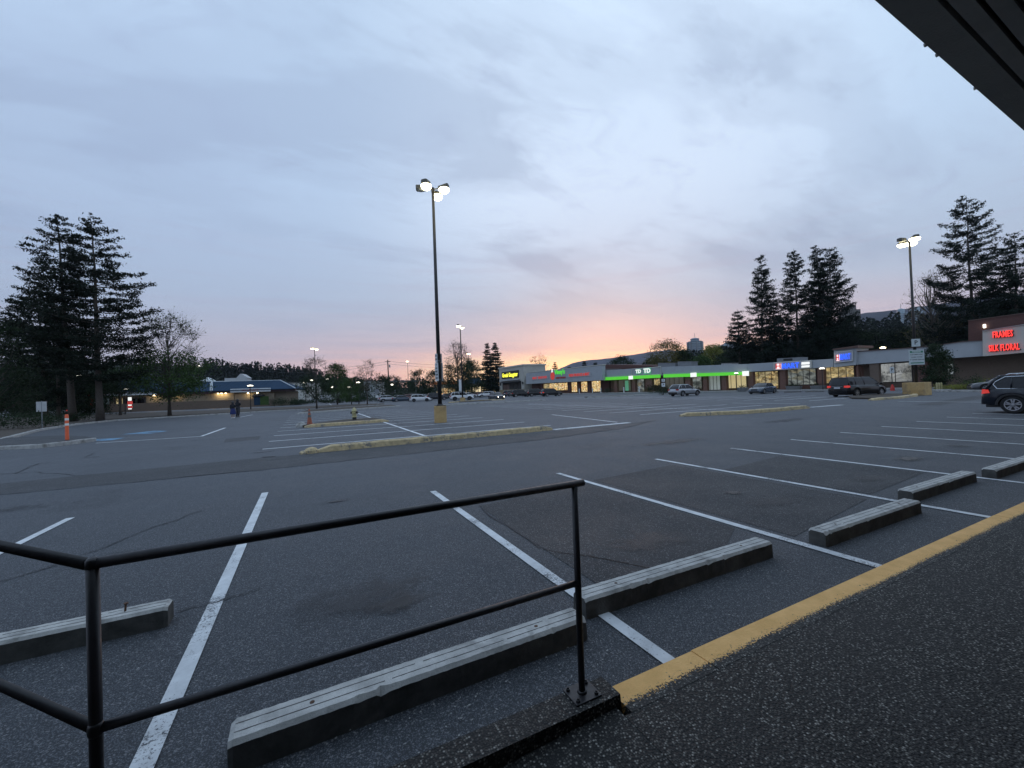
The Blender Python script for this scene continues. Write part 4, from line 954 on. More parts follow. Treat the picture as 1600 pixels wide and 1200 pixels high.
# two plates on one post
p = gp(66, 671); t = thing('sign_post', 'thin post with two blank white plates seen side by side among the pines', 'sign', (p.x, p.y, .1), R(va+200))
MB().tube([(0,0,0), (0,0,2.05)], .03, 8).build('post', 'grey_metal', t)
MB().box(.03, .045, -.30, -.02, 1.25, 2.0).build('plate', 'sign_grey', t); MB().box(.03, .045, .02, .30, 1.25, 2.0).build('plate', 'sign_grey', t)
# stop sign seen from behind
p = gp(589.5, 633.5); t = thing('stop_sign', 'back of a round-looking sign with a small tag plate at the end of the verge', 'sign', (p.x, p.y, .1), R(va+8))
MB().tube([(0,0,0), (0,0,2.3)], .035, 8).build('post', 'grey_metal', t)
oc = [(math.cos(R(22.5+45*k))*.40, math.sin(R(22.5+45*k))*.40) for k in range(8)]
MB().hexa([(.04, a, b+2.15) for a, b in oc], [(.06, a, b+2.15) for a, b in oc]).build('sign_plate', 'grey_metal', t)
MB().box(-.06, -.04, -.22, .22, 1.15, 1.55).build('tag_plate', 'sign_white', t)

# ------------------------------------------------------------------ people (walking away, seen from behind)
def person(label, loc, rz, s, top, bottom, skirt, seed, raised=False, pale=False):
    t = thing('person', label, 'person', loc, rz, 'two people walking across the lot'); t.scale = (s, s, s)
    J = {'pel':(0,0,.93), 'spi':(0,.01,1.12), 'che':(0,.0,1.33), 'nec':(0,.01,1.47), 'hea':(0,.02,1.55), 'top':(0,.02,1.66),
         'lsh':(-.17,0,1.40), 'lel':(-.23,-.02,1.12), 'lwr':(-.20,.10,.90), 'lha':(-.19,.14,.84), 'rsh':(.17,0,1.40), 'rel':(.23,.02,1.13), 'rwr':(.16,.20,1.18), 'rha':(.12,.25,1.22),
         'lhi':(-.09,0,.88), 'lkn':(-.10,.07,.50), 'lan':(-.10,-.06,.09), 'lto':(-.10,.08,.03), 'rhi':(.09,0,.88), 'rkn':(.10,.02,.49), 'ran':(.11,-.14,.12), 'rto':(.11,-.03,.04)}
    rad = {'pel':.135,'spi':.12,'che':.14,'nec':.055,'hea':.095,'top':.085,'lsh':.065,'lel':.042,'lwr':.03,'lha':.035,'rsh':.065,'rel':.042,'rwr':.03,'rha':.035,'lhi':.095,'lkn':.06,'lan':.04,'lto':.035,'rhi':.095,'rkn':.06,'ran':.04,'rto':.035}
    E_ = [('pel','spi'),('spi','che'),('che','nec'),('nec','hea'),('hea','top'),('che','lsh'),('lsh','lel'),('lel','lwr'),('lwr','lha'),('che','rsh'),('rsh','rel'),('rel','rwr'),('rwr','rha'),('pel','lhi'),('lhi','lkn'),('lkn','lan'),('lan','lto'),('pel','rhi'),('rhi','rkn'),('rkn','ran'),('ran','rto')]
    K = list(J); me = bpy.data.meshes.new('body'); me.from_pydata([J[k] for k in K], [(K.index(a), K.index(b)) for a, b in E_], [])
    o = bpy.data.objects.new('body', me); COL.objects.link(o); o.parent = t; me.materials.append(M['skin'])
    sk = o.modifiers.new('skin', 'SKIN'); sk.use_smooth_shade = True
    for i, k in enumerate(K): me.skin_vertices[0].data[i].radius = (rad[k]*(1.25 if k in ('che','pel') else 1), rad[k]*(.8 if k in ('che','pel','spi') else 1))
    me.skin_vertices[0].data[0].use_root = True
    ss = o.modifiers.new('sub', 'SUBSURF'); ss.levels = 1; ss.render_levels = 2
    # garments: torso shell with sleeves, skirt or trousers, hair, shoes
    g_ = MB(); ring = lambda a, b, z, n=16, cx=0, cy=0: [(cx+math.cos(6.283*k/n)*a, cy+math.sin(6.283*k/n)*b, z) for k in range(n)]
    def loft(b, rs):
        for lo, hi in zip(rs, rs[1:]): b.hexa(lo, hi)
    loft(g_, [ring(.175,.135,.90), ring(.165,.13,1.08), ring(.20,.145,1.30), ring(.205,.12,1.40), ring(.10,.08,1.475)])
    for a, b, c in (('lsh','lel','lwr'), ('rsh','rel','rwr')): g_.tube([J[a], J[b], Vector(J[b]).lerp(Vector(J[c]), .9)], [.078,.056,.046], 10)
    g_.build('top', top, t, smooth=True)
    b = MB()
    if skirt:
        n = 24; rs = []
        for z, a, c, pl in ((.98,.165,.135,.0), (.80,.205,.17,.01), (.60,.235,.195,.02), (.40,.255,.215,.03)):
            rs.append([(math.cos(6.283*k/n)*(a+pl*(k % 2)), math.sin(6.283*k/n)*(c+pl*(k % 2)), z) for k in range(n)])
        loft(b, rs); b.build('skirt', bottom, t)
    else:
        b.lathe([(.165,.82), (.17,.98)], 14)
        for h_, k_, a_ in (('lhi','lkn','lan'), ('rhi','rkn','ran')): b.tube([J[h_], J[k_], J[a_]], [.115,.082,.066], 10)
        b.build('trousers', bottom, t, smooth=True)
    MB().lathe([(.02,1.44), (.095,1.47), (.118,1.55), (.115,1.64), (.08,1.715), (.02,1.74)], 14, (0,-.012,0)).build('hair', 'sign_black', t, smooth=True)
    for a in ('lto', 'rto'):
        x, y, z = J[a]; MB().hexa([(x-.045,y-.17,z-.03), (x+.045,y-.17,z-.03), (x+.045,y+.10,z-.03), (x-.045,y+.10,z-.03)], [(x-.035,y-.16,z+.05), (x+.035,y-.16,z+.05), (x+.035,y+.06,z+.03), (x-.035,y+.06,z+.03)]).build('shoe', 'sign_white' if pale else 'sign_black', t, bevel=.012)
    if pale: MB().hexa(ring(.05,.03,1.20,10,.17,.1), ring(.085,.05,1.36,10,.15,.08)).build('bundle', 'sign_white', t)
mat('skin', (.33,.20,.14), .55)
mat('cloth_dark', (.014,.014,.018), .9); mat('cloth_blue', (.018,.028,.115), .9); mat('cloth_charcoal', (.03,.03,.036), .9)
p = gp(364.3, 653.4); person('person in a dark top and long blue skirt crossing the lot near the verge', (p.x, p.y, 0), R(-12), .92, 'cloth_dark', 'cloth_blue', True, 1, pale=True)
p = gp(369.8, 652.0); person('taller person all in black walking close beside the one in the blue skirt', (p.x+.05, p.y+.5, 0), R(-20), 1.03, 'cloth_dark', 'cloth_charcoal', False, 2)
# dense dark understorey beneath the pines
for px, py, h, wd_, lb in ((20,651,6.2,8.5,'dark spreading understory tree at the far left behind the juniper'), (100,648,6.8,8.0,'dark understory tree behind the two sign plates'), (140,650,5.8,7.0,'dark understory tree between the leaning pine and the rightmost pine')):
    broadleaf('understory_tree', lb, 'dark understory trees under the pines', P3(px, py), h, wd_, 300+px, 'leaves_dark', .16 if px < 200 else .42, 0, .13, 120, 120, egg=.45)

# ------------------------------------------------------------------ cars
KIND = { # L, W, H, belt, sill, wheel r, (hood/nose deck heights as x fraction -> z), greenhouse (rear base, rear top, front top, front base) as fractions from the rear
 'suv':   dict(L=4.65, W=1.88, H=1.68, belt=1.04, sill=.30, wr=.36, deck=[(0,.82),(.02,.98),(.1,1.06),(.68,1.03),(.74,1.0),(.90,.90),(.97,.78),(1,.60)], gh=(.015,.10,.60,.765), clad=True),
 'hatch': dict(L=4.15, W=1.74, H=1.52, belt=.96, sill=.22, wr=.32, deck=[(0,.80),(.02,.92),(.1,.98),(.70,.94),(.76,.90),(.92,.78),(.98,.68),(1,.55)], gh=(.03,.14,.56,.80), clad=False),
 'sedan': dict(L=4.7, W=1.82, H=1.43, belt=.93, sill=.20, wr=.33, deck=[(0,.76),(.02,.90),(.13,.96),(.20,.95),(.68,.92),(.74,.88),(.92,.76),(.98,.66),(1,.54)], gh=(.15,.30,.56,.75), clad=False),
 'van':   dict(L=5.15, W=2.0, H=1.76, belt=1.06, sill=.24, wr=.34, deck=[(0,.84),(.015,1.02),(.1,1.08),(.76,1.02),(.80,.98),(.93,.84),(.98,.72),(1,.56)], gh=(.012,.075,.64,.84), clad=False),
 'pickup':dict(L=5.4, W=1.98, H=1.85, belt=1.12, sill=.38, wr=.40, deck=[(0,.95),(.01,1.10),(.1,1.12),(.40,1.12),(.68,1.10),(.74,1.10),(.93,1.02),(.98,.92),(1,.70)], gh=(.34,.40,.58,.70), clad=True)}
def interp(tb, x):
    for (a, za), (b, zb) in zip(tb, tb[1:]):
        if x <= b: return za+(zb-za)*(x-a)/max(1e-6, b-a)
    return tb[-1][1]
def car(kind, paintm, label, loc, head, group='cars parked in the lot', lit=False, tail=False, roofrails=False, lod=1, name=None, cat='car', dims=None, rim='rim', chrome=False):
    K = dict(KIND[kind]); 
    if dims: K.update(dims)
    L, W, H, belt, sill, wr = K['L'], K['W'], K['H'], K['belt'], K['sill'], K['wr']
    t = thing(name or {'suv':'parked_suv','hatch':'parked_hatchback','sedan':'parked_sedan','van':'minivan','pickup':'pickup_truck'}[kind], label, cat, (loc[0], loc[1], 0), R(head), group)
    xw = (-L/2+L*.205, L/2-L*.185); ra = wr+.065; hw = W/2
    n = 90; V = []; F = []
    for i in range(n+1):
        u = i/n; u = .5-.5*math.cos(math.pi*u) if i in (0, 1, n-1, n) else u; x = -L/2+L*u
        zt = interp(K['deck'], u); e = min(u, 1-u)*L
        wf = 1-.16*max(0, 1-e/.42)**2 - .045*max(0, 1-e/1.1); zb = sill+(.10 if kind in ('suv','pickup') else .06)*max(0, 1-e/.5)
        w_ = hw*wf; dxw = min(abs(x-xw[0]), abs(x-xw[1])); fl = 0
        if dxw < ra: zb = max(zb, wr+math.sqrt(ra*ra-dxw*dxw)-.02)
        if dxw < ra+.12: fl = .018
        ztc = zt+.035*(1-abs(u-.5)); mid = zb+(zt-zb)*.5
        if e < .02: ztc = zt+.01
        row = [(w_*.93, zb), (w_+fl, zb+.05), (w_+fl*.5, max(mid, zb+.06)), (w_*.985, max(zt-.16, zb+.08)), (w_*.945, zt-.045), (w_*.87, zt), (w_*.5, ztc), (0, ztc+.008)]
        full = [(x, y, z) for y, z in row]+[(x, -y, z) for y, z in row[-2::-1]]
        V += full; k_ = len(full)
    for i in range(n):
        for k in range(k_-1): F.append((i*k_+k, i*k_+k+1, (i+1)*k_+k+1, (i+1)*k_+k))
    F += [tuple(range(k_)), tuple(range(n*k_, n*k_+k_))[::-1]]
    MB().add(V, F).build('body', paintm, t, smooth=True).data.shade_smooth() if False else MB().add(V, F).build('body', paintm, t, smooth=True)
    un = MB().box(-L/2+.12, L/2-.12, -hw*.80, hw*.80, sill-.06, belt-.28); un.build('underbody', 'plastic_black', t)
    # greenhouse: dark glass volume, then roof and pillars over it
    fr = [(-L/2+L*q) for q in K['gh']]; zb_ = belt-.03; zr = H-.045; wb_, wt = hw*.885, hw*.70
    xm0, xm1 = fr[0]+(fr[1]-fr[0])*.45, fr[3]-(fr[3]-fr[2])*.47; zm = zb_+(zr-zb_)*.52; wm = wb_+(wt-wb_)*.42
    def ring(x0, x1, w2, z, c=.10): return [(x0+c, -w2, z), (x1-c, -w2, z), (x1-.02, -w2*.80, z), (x1+.03, 0, z), (x1-.02, w2*.80, z), (x1-c, w2, z), (x0+c, w2, z), (x0+.01, w2*.8, z), (x0-.02, 0, z), (x0+.01, -w2*.8, z)]
    r0, r1, r2 = ring(fr[0], fr[3], wb_, zb_), ring(xm0-.015, xm1+.02, wm+.008, zm), ring(fr[1], fr[2], wt, zr)
    MB().hexa(r0, r1).hexa(r1, r2).build('window', 'glass_dark', t)
    rf = MB(); a = ring(fr[1]-.03, fr[2]+.03, wt+.018, zr-.03); b = ring(fr[1]+.0, fr[2]-.02, wt-.02, H-.012); c = ring(fr[1]+.18, fr[2]-.22, wt-.22, H)
    rf.hexa(a, b); rf.hexa(b, c); rf.build('roof', paintm, t, smooth=False)
    pil = MB(); 
    for s in (-1, 1):
        for (xa, xb, xc, r) in ((fr[3]-.10, xm1-.09, fr[2]-.07, .032), (fr[0]+.10, xm0+.09, fr[1]+.08, .06 if kind != 'sedan' else .045)):
            pil.tube([(xa, s*wb_*.99, zb_-.02), (xb, s*(wm+.0), zm), (xc, s*(wt-.0), zr-.01)], r, 6)
        xb_ = fr[0]+(fr[3]-fr[0])*.50; pil.tube([(xb_, s*wb_*1.0, zb_), (xb_-.03, s*(wm+.004), zm), (xb_-.08, s*wt, zr)], .028, 5)
        if kind in ('suv', 'van', 'hatch'):
            xq = fr[0]+(fr[3]-fr[0])*.24; pil.tube([(xq, s*wb_, zb_), (xq-.0, s*(wm+.004), zm), (xq-.0, s*wt, zr)], .035, 5)
    pil.build('pillars', paintm, t, smooth=True)
    if chrome or roofrails:
        b = MB()
        for s in (-1, 1): b.tube([(fr[1]+.25, s*(wt-.04), H-.01), (fr[1]+.35, s*(wt-.04), H+.035), (fr[2]-.45, s*(wt-.04), H+.035), (fr[2]-.3, s*(wt-.04), H-.01)], .018, 6)
        b.build('roof_rail', 'chrome' if chrome else 'plastic_black', t)
    if chrome:
        b = MB()
        for s in (-1, 1):
            q = [(fr[0]+.42, wb_+.012, zb_+.01), (fr[0]+.30, wm+.045, zm-.09), (fr[0]+.37, wm+.03, zm+.03), (fr[0]+.62, wt+.04, zr-.045), (fr[1]+1.2, wt+.035, zr-.02), (fr[2]-.1, wt+.03, zr-.03), (xm1-.12, wm+.025, zm), (fr[3]-.2, wb_+.015, zb_+.015), (fr[0]+1.5, wb_+.02, zb_+.0), (fr[0]+.42, wb_+.012, zb_+.01)]
            b.tube([(x, s*y, z) for x, y, z in q], .016, 6)
        b.build('window_trim', 'chrome', t)
    if K['clad']:
        b = MB()
        for s in (-1, 1):
            b.box(xw[0]+ra*.9, xw[1]-ra*.9, s*hw*.93-.03 if s > 0 else -hw*1.005, s*hw*1.005 if s > 0 else -hw*.93+.03, sill-.03, sill+.11)
            for xx in xw:
                for k in range(10):
                    a0, a1 = math.pi*k/10, math.pi*(k+1)/10; P = lambda r, a_: (xx+math.cos(a_)*r, wr-.02+math.sin(a_)*r)
                    q = [P(ra-.02, a0), P(ra+.06, a0), P(ra+.06, a1), P(ra-.02, a1)]
                    b.hexa([(x, s*hw*.90, z) for x, z in q], [(x, s*(hw+.022), z) for x, z in q])
        b.box(-L/2-.012, -L/2+.12, -hw*.80, hw*.80, sill+.06, sill+.27); b.box(L/2-.16, L/2+.01, -hw*.76, hw*.76, sill+.02, sill+.22)
        b.build('cladding', 'plastic_black', t)
    else:
        MB().box(L/2-.14, L/2+.012, -hw*.55, hw*.55, sill+.04, sill+.20).build('lower_grille', 'plastic_black', t)
    MB().box(L/2-.10, L/2+.018, -hw*.42, hw*.42, belt-.42, belt-.27).build('grille', 'plastic_black', t)
    zl = interp(K['deck'], .97)-.12
    for s in (-1, 1):
        y0, y1 = (hw*.52, hw*.86) if s > 0 else (-hw*.86, -hw*.52)
        MB().hexa([(L/2-.34, y1 if s > 0 else y0, zl-.06), (L/2-.02, (y0+y1)/2, zl-.09), (L/2+.012, y0 if s > 0 else y1, zl-.09), (L/2-.10, y0 if s > 0 else y1, zl-.09)],
                  [(L/2-.38, y1 if s > 0 else y0, zl+.06), (L/2-.06, (y0+y1)/2, zl+.05), (L/2-.012, y0 if s > 0 else y1, zl+.03), (L/2-.10, y0 if s > 0 else y1, zl+.03)]).build('headlight', 'head_lens' if not lit else 'head_lens', t)
        if lit: MB().lathe([(.10,-.02), (.105,.01), (.06,.03)], 14, (L/2-.03, s*hw*.66, zl-.03), 'y').build('headlight', 'head_lit', t).rotation_euler = (0,0,0)
        zt_ = belt-.13; yt0, yt1 = (hw*.58, hw*.93) if s > 0 else (-hw*.93, -hw*.58); ya, yb = (yt0, yt1) if s > 0 else (yt1, yt0)
        MB().hexa([(-L/2+.28, yb+s*.012, zt_-.06), (-L/2+.03, yb-s*.02, zt_-.10), (-L/2-.012, ya, zt_-.08), (-L/2+.1, ya, zt_-.08)],
                  [(-L/2+.24, yb+s*.006, zt_+.08), (-L/2+.05, yb-s*.03, zt_+.10), (-L/2+.0, ya, zt_+.08), (-L/2+.1, ya, zt_+.08)]).build('taillight', 'tail_lit' if tail else 'tail_lens', t)
        MB().box(fr[3]-.30, fr[3]-.16, min(s*(hw-.02), s*(hw+.17)), max(s*(hw-.02), s*(hw+.17)), belt-.02, belt+.12).build('mirror', paintm, t, bevel=.02)
    MB().box(-L/2-.022, -L/2+.02, -.26, .26, belt-.30, belt-.17).build('license_plate', 'plate', t)
    if kind == 'van': MB().box(-L/2-.02, -L/2+.06, -.48, .48, belt-.14, belt-.08).build('chrome_strip', 'chrome', t)
    for i, xx in enumerate(xw):
        for s in (-1, 1):
            yc = s*(hw-.115); 
            ty = MB().lathe([(wr*.66,-.10), (wr*.93,-.105), (wr,-.075), (wr,.075), (wr*.93,.105), (wr*.66,.10)], 28, (xx, yc, wr), 'y').build('wheel', 'tyre', t, smooth=False)
            rb = MB(); yo = yc+s*.098
            rb.lathe([(wr*.66,0), (wr*.67,s*.012), (wr*.60,s*.010), (wr*.58,-s*.03)], 28, (xx, yo, wr), 'y')
            for k in range(5):
                for off in ((-.13, .13) if chrome else (0,)):
                    a_ = 6.283*k/5+.3; a1, a2 = a_+off*.5, a_+off*1.6; c0 = (xx+math.cos(a1)*.05, wr+math.sin(a1)*.05); c1 = (xx+math.cos(a2)*wr*.62, wr+math.sin(a2)*wr*.62)
                    px_, pz_ = -math.sin(a_), math.cos(a_); q = .030 if chrome else .05
                    pts = [(c0[0]+px_*q, c0[1]+pz_*q), (c0[0]-px_*q, c0[1]-pz_*q), (c1[0]-px_*q*.7, c1[1]-pz_*q*.7), (c1[0]+px_*q*.7, c1[1]+pz_*q*.7)]
                    rb.hexa([(x, yo-s*.02, z) for x, z in pts], [(x, yo+s*.012, z) for x, z in pts])
            rb.lathe([(.06,0), (.055,s*.02), (.02,s*.024)], 12, (xx, yo, wr), 'y'); rb.build('rim', rim, ty)
            MB().lathe([(wr*.60,0), (wr*.60,s*.004)], 20, (xx, yo-s*.045, wr), 'y').build('brake_disc', 'sign_black', ty)
    return t

GC = 'cars parked in the lot'
car('suv', 'paint_navy', 'black compact crossover with chrome window trim and spoked wheels, cut by the right edge', (26.75, 4.72), -90, dims=dict(L=4.45, H=1.60, wr=.365), tail=True, chrome=True, name='parked_crossover')
p = at(1572, 37.5); car('sedan', 'paint_grey', 'dark grey sedan showing its nose and windshield behind the black crossover', (p.x, p.y), 118)
p = at(1338.5, 38.2); car('van', 'paint_black', 'black minivan seen from behind with red taillights, near the mart', (p.x, p.y), -9, tail=True)
p = at(1069, 58.5); car('suv', 'paint_silver', 'silver crossover standing alone in front of the bank', (p.x, p.y), 1, dims=dict(L=4.8, H=1.65, deck=[(0,.80),(.02,.96),(.1,1.04),(.62,1.0),(.68,.97),(.88,.86),(.96,.74),(1,.58)], gh=(.03,.16,.52,.70)))
p = at(1191, 56); car('sedan', 'paint_blue', 'dark blue sedan facing the camera between the silver crossover and the minivan', (p.x, p.y), -172)
p = at(775, 79); car('sedan', 'paint_grey', 'grey car with both headlights lit driving towards the camera', (p.x, p.y), -91, lit=True, name='driving_car', group='cars in the middle distance')
GM = 'cars in the middle distance'
p = at(721, 82); car('suv', 'paint_white', 'white sport utility vehicle with black cladding right behind the middle lamp pole', (p.x, p.y), -14, group=GM, rim='rim_dark', dims=dict(L=4.7, H=1.72))
p = at(656, 84); car('hatch', 'paint_white', 'small white hatchback left of the tallest pole', (p.x, p.y), -12, group=GM, rim='rim_dark')
p = at(629, 92); car('sedan', 'paint_blue', 'blue-grey sedan immediately left of the small white hatchback', (p.x, p.y), -8, group=GM)
p = at(606, 94); car('suv', 'paint_silver', 'leftmost silver hatchback of the parked row, near the sign post', (p.x, p.y), 5, group=GM, dims=dict(L=4.4, H=1.55))
p = at(683, 93); car('suv', 'paint_navy', 'dark crossover partly hidden behind the tallest pole', (p.x, p.y), -12, group=GM)
p = at(699, 112); car('sedan', 'paint_black', 'dark sedan seen just right of the tallest pole', (p.x, p.y), 0, group=GM)
p = at(732, 115); car('sedan', 'paint_white', 'white sedan peeking out behind the white sport utility vehicle', (p.x, p.y), 0, group=GM)
p = at(746, 120); car('hatch', 'paint_red', 'dark maroon car between two white cars in the far row', (p.x, p.y), 200, group=GM)
p = at(759, 112); car('suv', 'paint_white', 'white crossover left of the car with lit headlights', (p.x, p.y), 175, group=GM, dims=dict(H=1.58))
for i, (px, d, kd, pm, lb) in enumerate([(622,128,'sedan','paint_white','pale sedan in the far row above the blue-grey sedan'), (640,132,'hatch','paint_red','small red car in the far row above the white hatchback'), (652,128,'suv','paint_grey','grey crossover in the far row behind the white hatchback'),
      (664,125,'sedan','paint_white','white sedan in the far row just left of the tallest pole'), (712,134,'suv','paint_grey','grey car under the twiggy tree in the far row'), (770,130,'sedan','paint_black','black car in the far row behind the lit headlights')]):
    p = at(px, d); car(kd, pm, lb, (p.x, p.y), -8+i*3, group='far row of cars beyond the lot')
p = at(799, 112); car('suv', 'paint_grey', 'dark grey wagon at the left end of the row before the grocery', (p.x, p.y), 10, group='dark cars parked before the grocery')
p = at(813, 98); car('suv', 'paint_black', 'black crossover second in the row before the grocery', (p.x, p.y), -10, group='dark cars parked before the grocery', dims=dict(H=1.78))
p = at(826, 108); car('sedan', 'paint_navy', 'dark sedan mostly hidden behind the black crossovers before the grocery', (p.x, p.y), -5, group='dark cars parked before the grocery')
p = at(839, 98); car('suv', 'paint_black', 'black sport utility vehicle with pale rear window, third in the row before the grocery', (p.x, p.y), -22, group='dark cars parked before the grocery', dims=dict(H=1.82))
p = at(861, 92); car('suv', 'paint_black', 'long black crossover with bright wheels at the right end of the row before the grocery', (p.x, p.y), -6, group='dark cars parked before the grocery', tail=True, dims=dict(L=4.8, H=1.74), roofrails=True)
for px, d, kd, pm, lb, hd in ((93, 82, 'hatch', 'paint_silver', 'silver hatchback behind the hedge between two pine trunks', 160), (126, 84, 'sedan', 'paint_white', 'white sedan behind the hedge right of the leaning pine trunk', 165), (38, 84, 'sedan', 'paint_grey', 'grey car dimly seen behind the leftmost pines', 165), (494, 128, 'sedan', 'paint_silver', 'silver car left of the small dark lot tree beyond the hedge', 20)):
    p = at(px, d); car(kd, pm, lb, (p.x, p.y), hd, group='cars across the road on the left', tail=px == 93)
# white box truck behind the bright maple
p = at(528, 118); t = thing('box_truck', 'white box truck with a lower flat bed parked behind the bright maple', 'truck', (p.x, p.y, 0), R(-8))
MB().box(-4.6, -1.4, -1.2, 1.2, .6, 2.2).build('cargo_box', 'paint_white', t, bevel=.04); MB().box(-1.3, 3.6, -1.15, 1.15, .6, 1.25).build('bed', 'paint_white', t, bevel=.03)
MB().box(3.7, 5.0, -1.1, 1.1, .5, 1.75).build('cab', 'paint_white', t, bevel=.12)
for xx in (-3.5, -2.5, 2.6): MB().lathe([(.45,-1.15), (.45,1.15)], 16, (xx,0,.45), 'y').build('wheel', 'tyre', t)

# ------------------------------------------------------------------ shopping strip (runs away from the camera along x = X0)
X0 = 70.0; XR = X0+2.3
def YZ(px, py, x0=X0): return fx(px, py, x0)
def slab(b, q, x0, x1):   # q: four (px,py) photo corners TL,TR,BR,BL on the plane x0, pushed back to x1
    c = [YZ(px, py, x0) for px, py in q]; return b.hexa([(x0, y, z) for y, z in c], [(x1, y, z) for y, z in c])
def yp(px, x0=X0): return fx(px, 600, x0)[0]
def sheet_box(b, px0, px1, z0, z1, x0, x1):
    y0, y1 = sorted((yp(px0, x0), yp(px1, x0))); return b.box(x0, x1, y0, y1, z0, z1)
sw = MB(); sw.box(X0-3.2, 120, -6, 158, -.1, .15).build('pavement', 'concrete')['kind'] = 'structure'

def brick_column(px0, px1, zt, label, parent, m='brick'):
    y0, y1 = sorted((yp(px0), yp(px1))); MB().box(X0+.15, X0+.85, y0, y1, .15, zt).build('column', m, parent)
def storefront(parent, px0, px1, z0, z1, mt, panes=2, x=XR):
    y0, y1 = sorted((yp(px0, x), yp(px1, x))); f = MB(); w_ = (y1-y0)/panes
    f.box(x-.10, x-.02, y0-.04, y1+.04, z0-.07, z0); f.box(x-.10, x-.02, y0-.04, y1+.04, z1, z1+.08)
    for i in range(panes+1): f.box(x-.10, x-.02, y0+i*w_-.04, y0+i*w_+.04, z0, z1)
    fr = f.build('window', 'window_frame', parent); MB().box(x-.06, x-.03, y0, y1, z0, z1).build('pane', mt, fr); return fr

# 1 yellow-signed corner shop
b1 = thing('corner_shop', 'pale stucco corner shop with a yellow lit sign at the far end of the strip', 'shop', (0,0,0))
yl, yr_ = yp(780.5), yp(819); zt1 = YZ(800, 571)[1]; ztop = 10.3
MB().box(X0, X0+9, yr_, yl, .15, ztop).build('wall', 'stucco_warm', b1)
MB().box(X0-.3, X0+9.3, yr_-.3, yl+.3, ztop, ztop+.5).build('cornice', 'panel_pale', b1)
MB().box(X0-.25, X0, yr_+.001, yl-.001, .15, 1.9).build('stone_base', 'stone_base', b1)
e0, e1 = sorted((yp(785.5), yp(814.5))); MB().box(X0-.02, X0+.02, e0, e1, .16, 4.7).build('entrance_recess', 'dark_recess', b1)
f = MB()
for i in range(6): f.box(X0-.12, X0-.03, e0+(e1-e0)*i/5-.08, e0+(e1-e0)*i/5+.08, .16, 4.3)
f.build('door_frame', 'window_frame', b1); MB().box(X0-1.3, X0-.02, e0, e1, 4.5, 4.9).build('awning', 'awning_dark', b1)
MB().box(X0-.07, X0-.03, e0+(e1-e0)*.62, e1-.6, .3, 3.9).build('door', 'coping', b1)
for px in (782.8, 817.5):
    y = yp(px); MB().lathe([(.18,0), (.3,.2), (.3,.7), (.15,1.0)], 8, (X0-.2, y, 3.6)).build('wall_lamp', 'sign_black', b1)
s1 = thing('shop_sign', 'black box sign with glowing yellow letters on the corner shop', 'sign', (X0-.04, (yp(785.2)+yp(811.5))/2, 7.55))
wy = abs(yp(785.2)-yp(811.5)); MB().box(-.22, 0, -wy/2, wy/2, -1.35, 1.35).build('sign_box', 'sign_black', s1)
text_obj('lettering', 'Greek Gangster', 2.15, 'lit_yellow', s1, (-.26, 0, -.1), (R(90), 0, R(-90)), .03, .055, sx=(wy*.95)/14.6)
MB().box(X0-.9, X0-.02, yp(812.5)-.1, yp(784)+.1, 5.3, 5.75).build('sign_ledge', 'stucco', b1)

# 2 grocery with wide grey panel
b2 = thing('grocery_shop', 'grocery with a wide grey metal front and brightly lit yellow windows', 'shop', (0,0,0))
slab(MB(), ((822,583.6),(941,571),(941.5,594),(822,600)), X0-1.2, X0-.2).build('front_panel', 'panel_grey', b2)
y0, y1 = yp(941), yp(822); MB().box(X0-.19, XR+22, y0, y1, 3.7, 6.4).build('roof_volume', 'roof_gravel', b2)
MB().box(XR, XR+22, y0, y1, .15, 3.7).build('wall', 'brick_dark', b2)
cs = [YZ(822,583.2,X0-1.25), YZ(941.3,570.5,X0-1.25)]; MB().hexa([(X0-1.25,cs[0][0],cs[0][1]), (X0-.1,cs[0][0],cs[0][1]), (X0-.1,cs[1][0],cs[1][1]), (X0-1.25,cs[1][0],cs[1][1])], [(X0-1.25,cs[0][0],cs[0][1]+.22), (X0-.1,cs[0][0],cs[0][1]+.22), (X0-.1,cs[1][0],cs[1][1]+.22), (X0-1.25,cs[1][0],cs[1][1]+.22)]).build('coping', 'panel_pale', b2)
for i, (a, c, m_, n_) in enumerate([(846,858,'shop_amber',2), (858.5,872,'shop_warm',2), (872.5,887,'shop_warm',3), (889.5,902,'shop_warm',2), (904.5,918,'shop_warm',2), (921,939,'shop_warm',3)]):
    storefront(b2, a, c, .45 if i > 2 else 1.1, 3.35, m_, n_)
for a, c in ((844,846), (887,889.5), (902,904.5), (918,921)): brick_column(a, c, 3.7, '', b2, 'brick_dark')
sg = thing('grocery_sign', 'round red fruit emblem with bright green script on the grocery front', 'sign', (X0-1.22, yp(871,X0-1.2), YZ(871,585,X0-1.2)[1]))
yr0 = yp(864,X0-1.2)-sg.location.y
MB().lathe([(.1,-.12), (1.15,-.10), (1.25,0)], 22, (0,0,0), 'y').build('fruit_disc', 'lit_red_dim', sg); o = sg.children[0]; o.rotation_euler = (0,0,R(90)); o.location = (-.05, yr0, -.35); o.scale = (1, 1, 1.0)
lf_ = MB().hexa([(0,-.15,.9), (0,.45,.85), (0,.15,1.9), (0,-.3,1.7)], [(-.12,-.15,.9), (-.12,.45,.85), (-.12,.15,1.9), (-.12,-.3,1.7)]).build('leaf', 'lit_white', sg); lf_.location = (-.05, yr0, -.1)
o = text_obj('lettering', "Vinny's", 1.9, 'lit_green_text', sg, (-.1, yp(875.5,X0-1.2)-sg.location.y, .65), (R(90), 0, R(-90)), .04, .05); o.scale.x = abs(yp(867.5,X0-1.2)-yp(883.5,X0-1.2))/o.dimensions.x
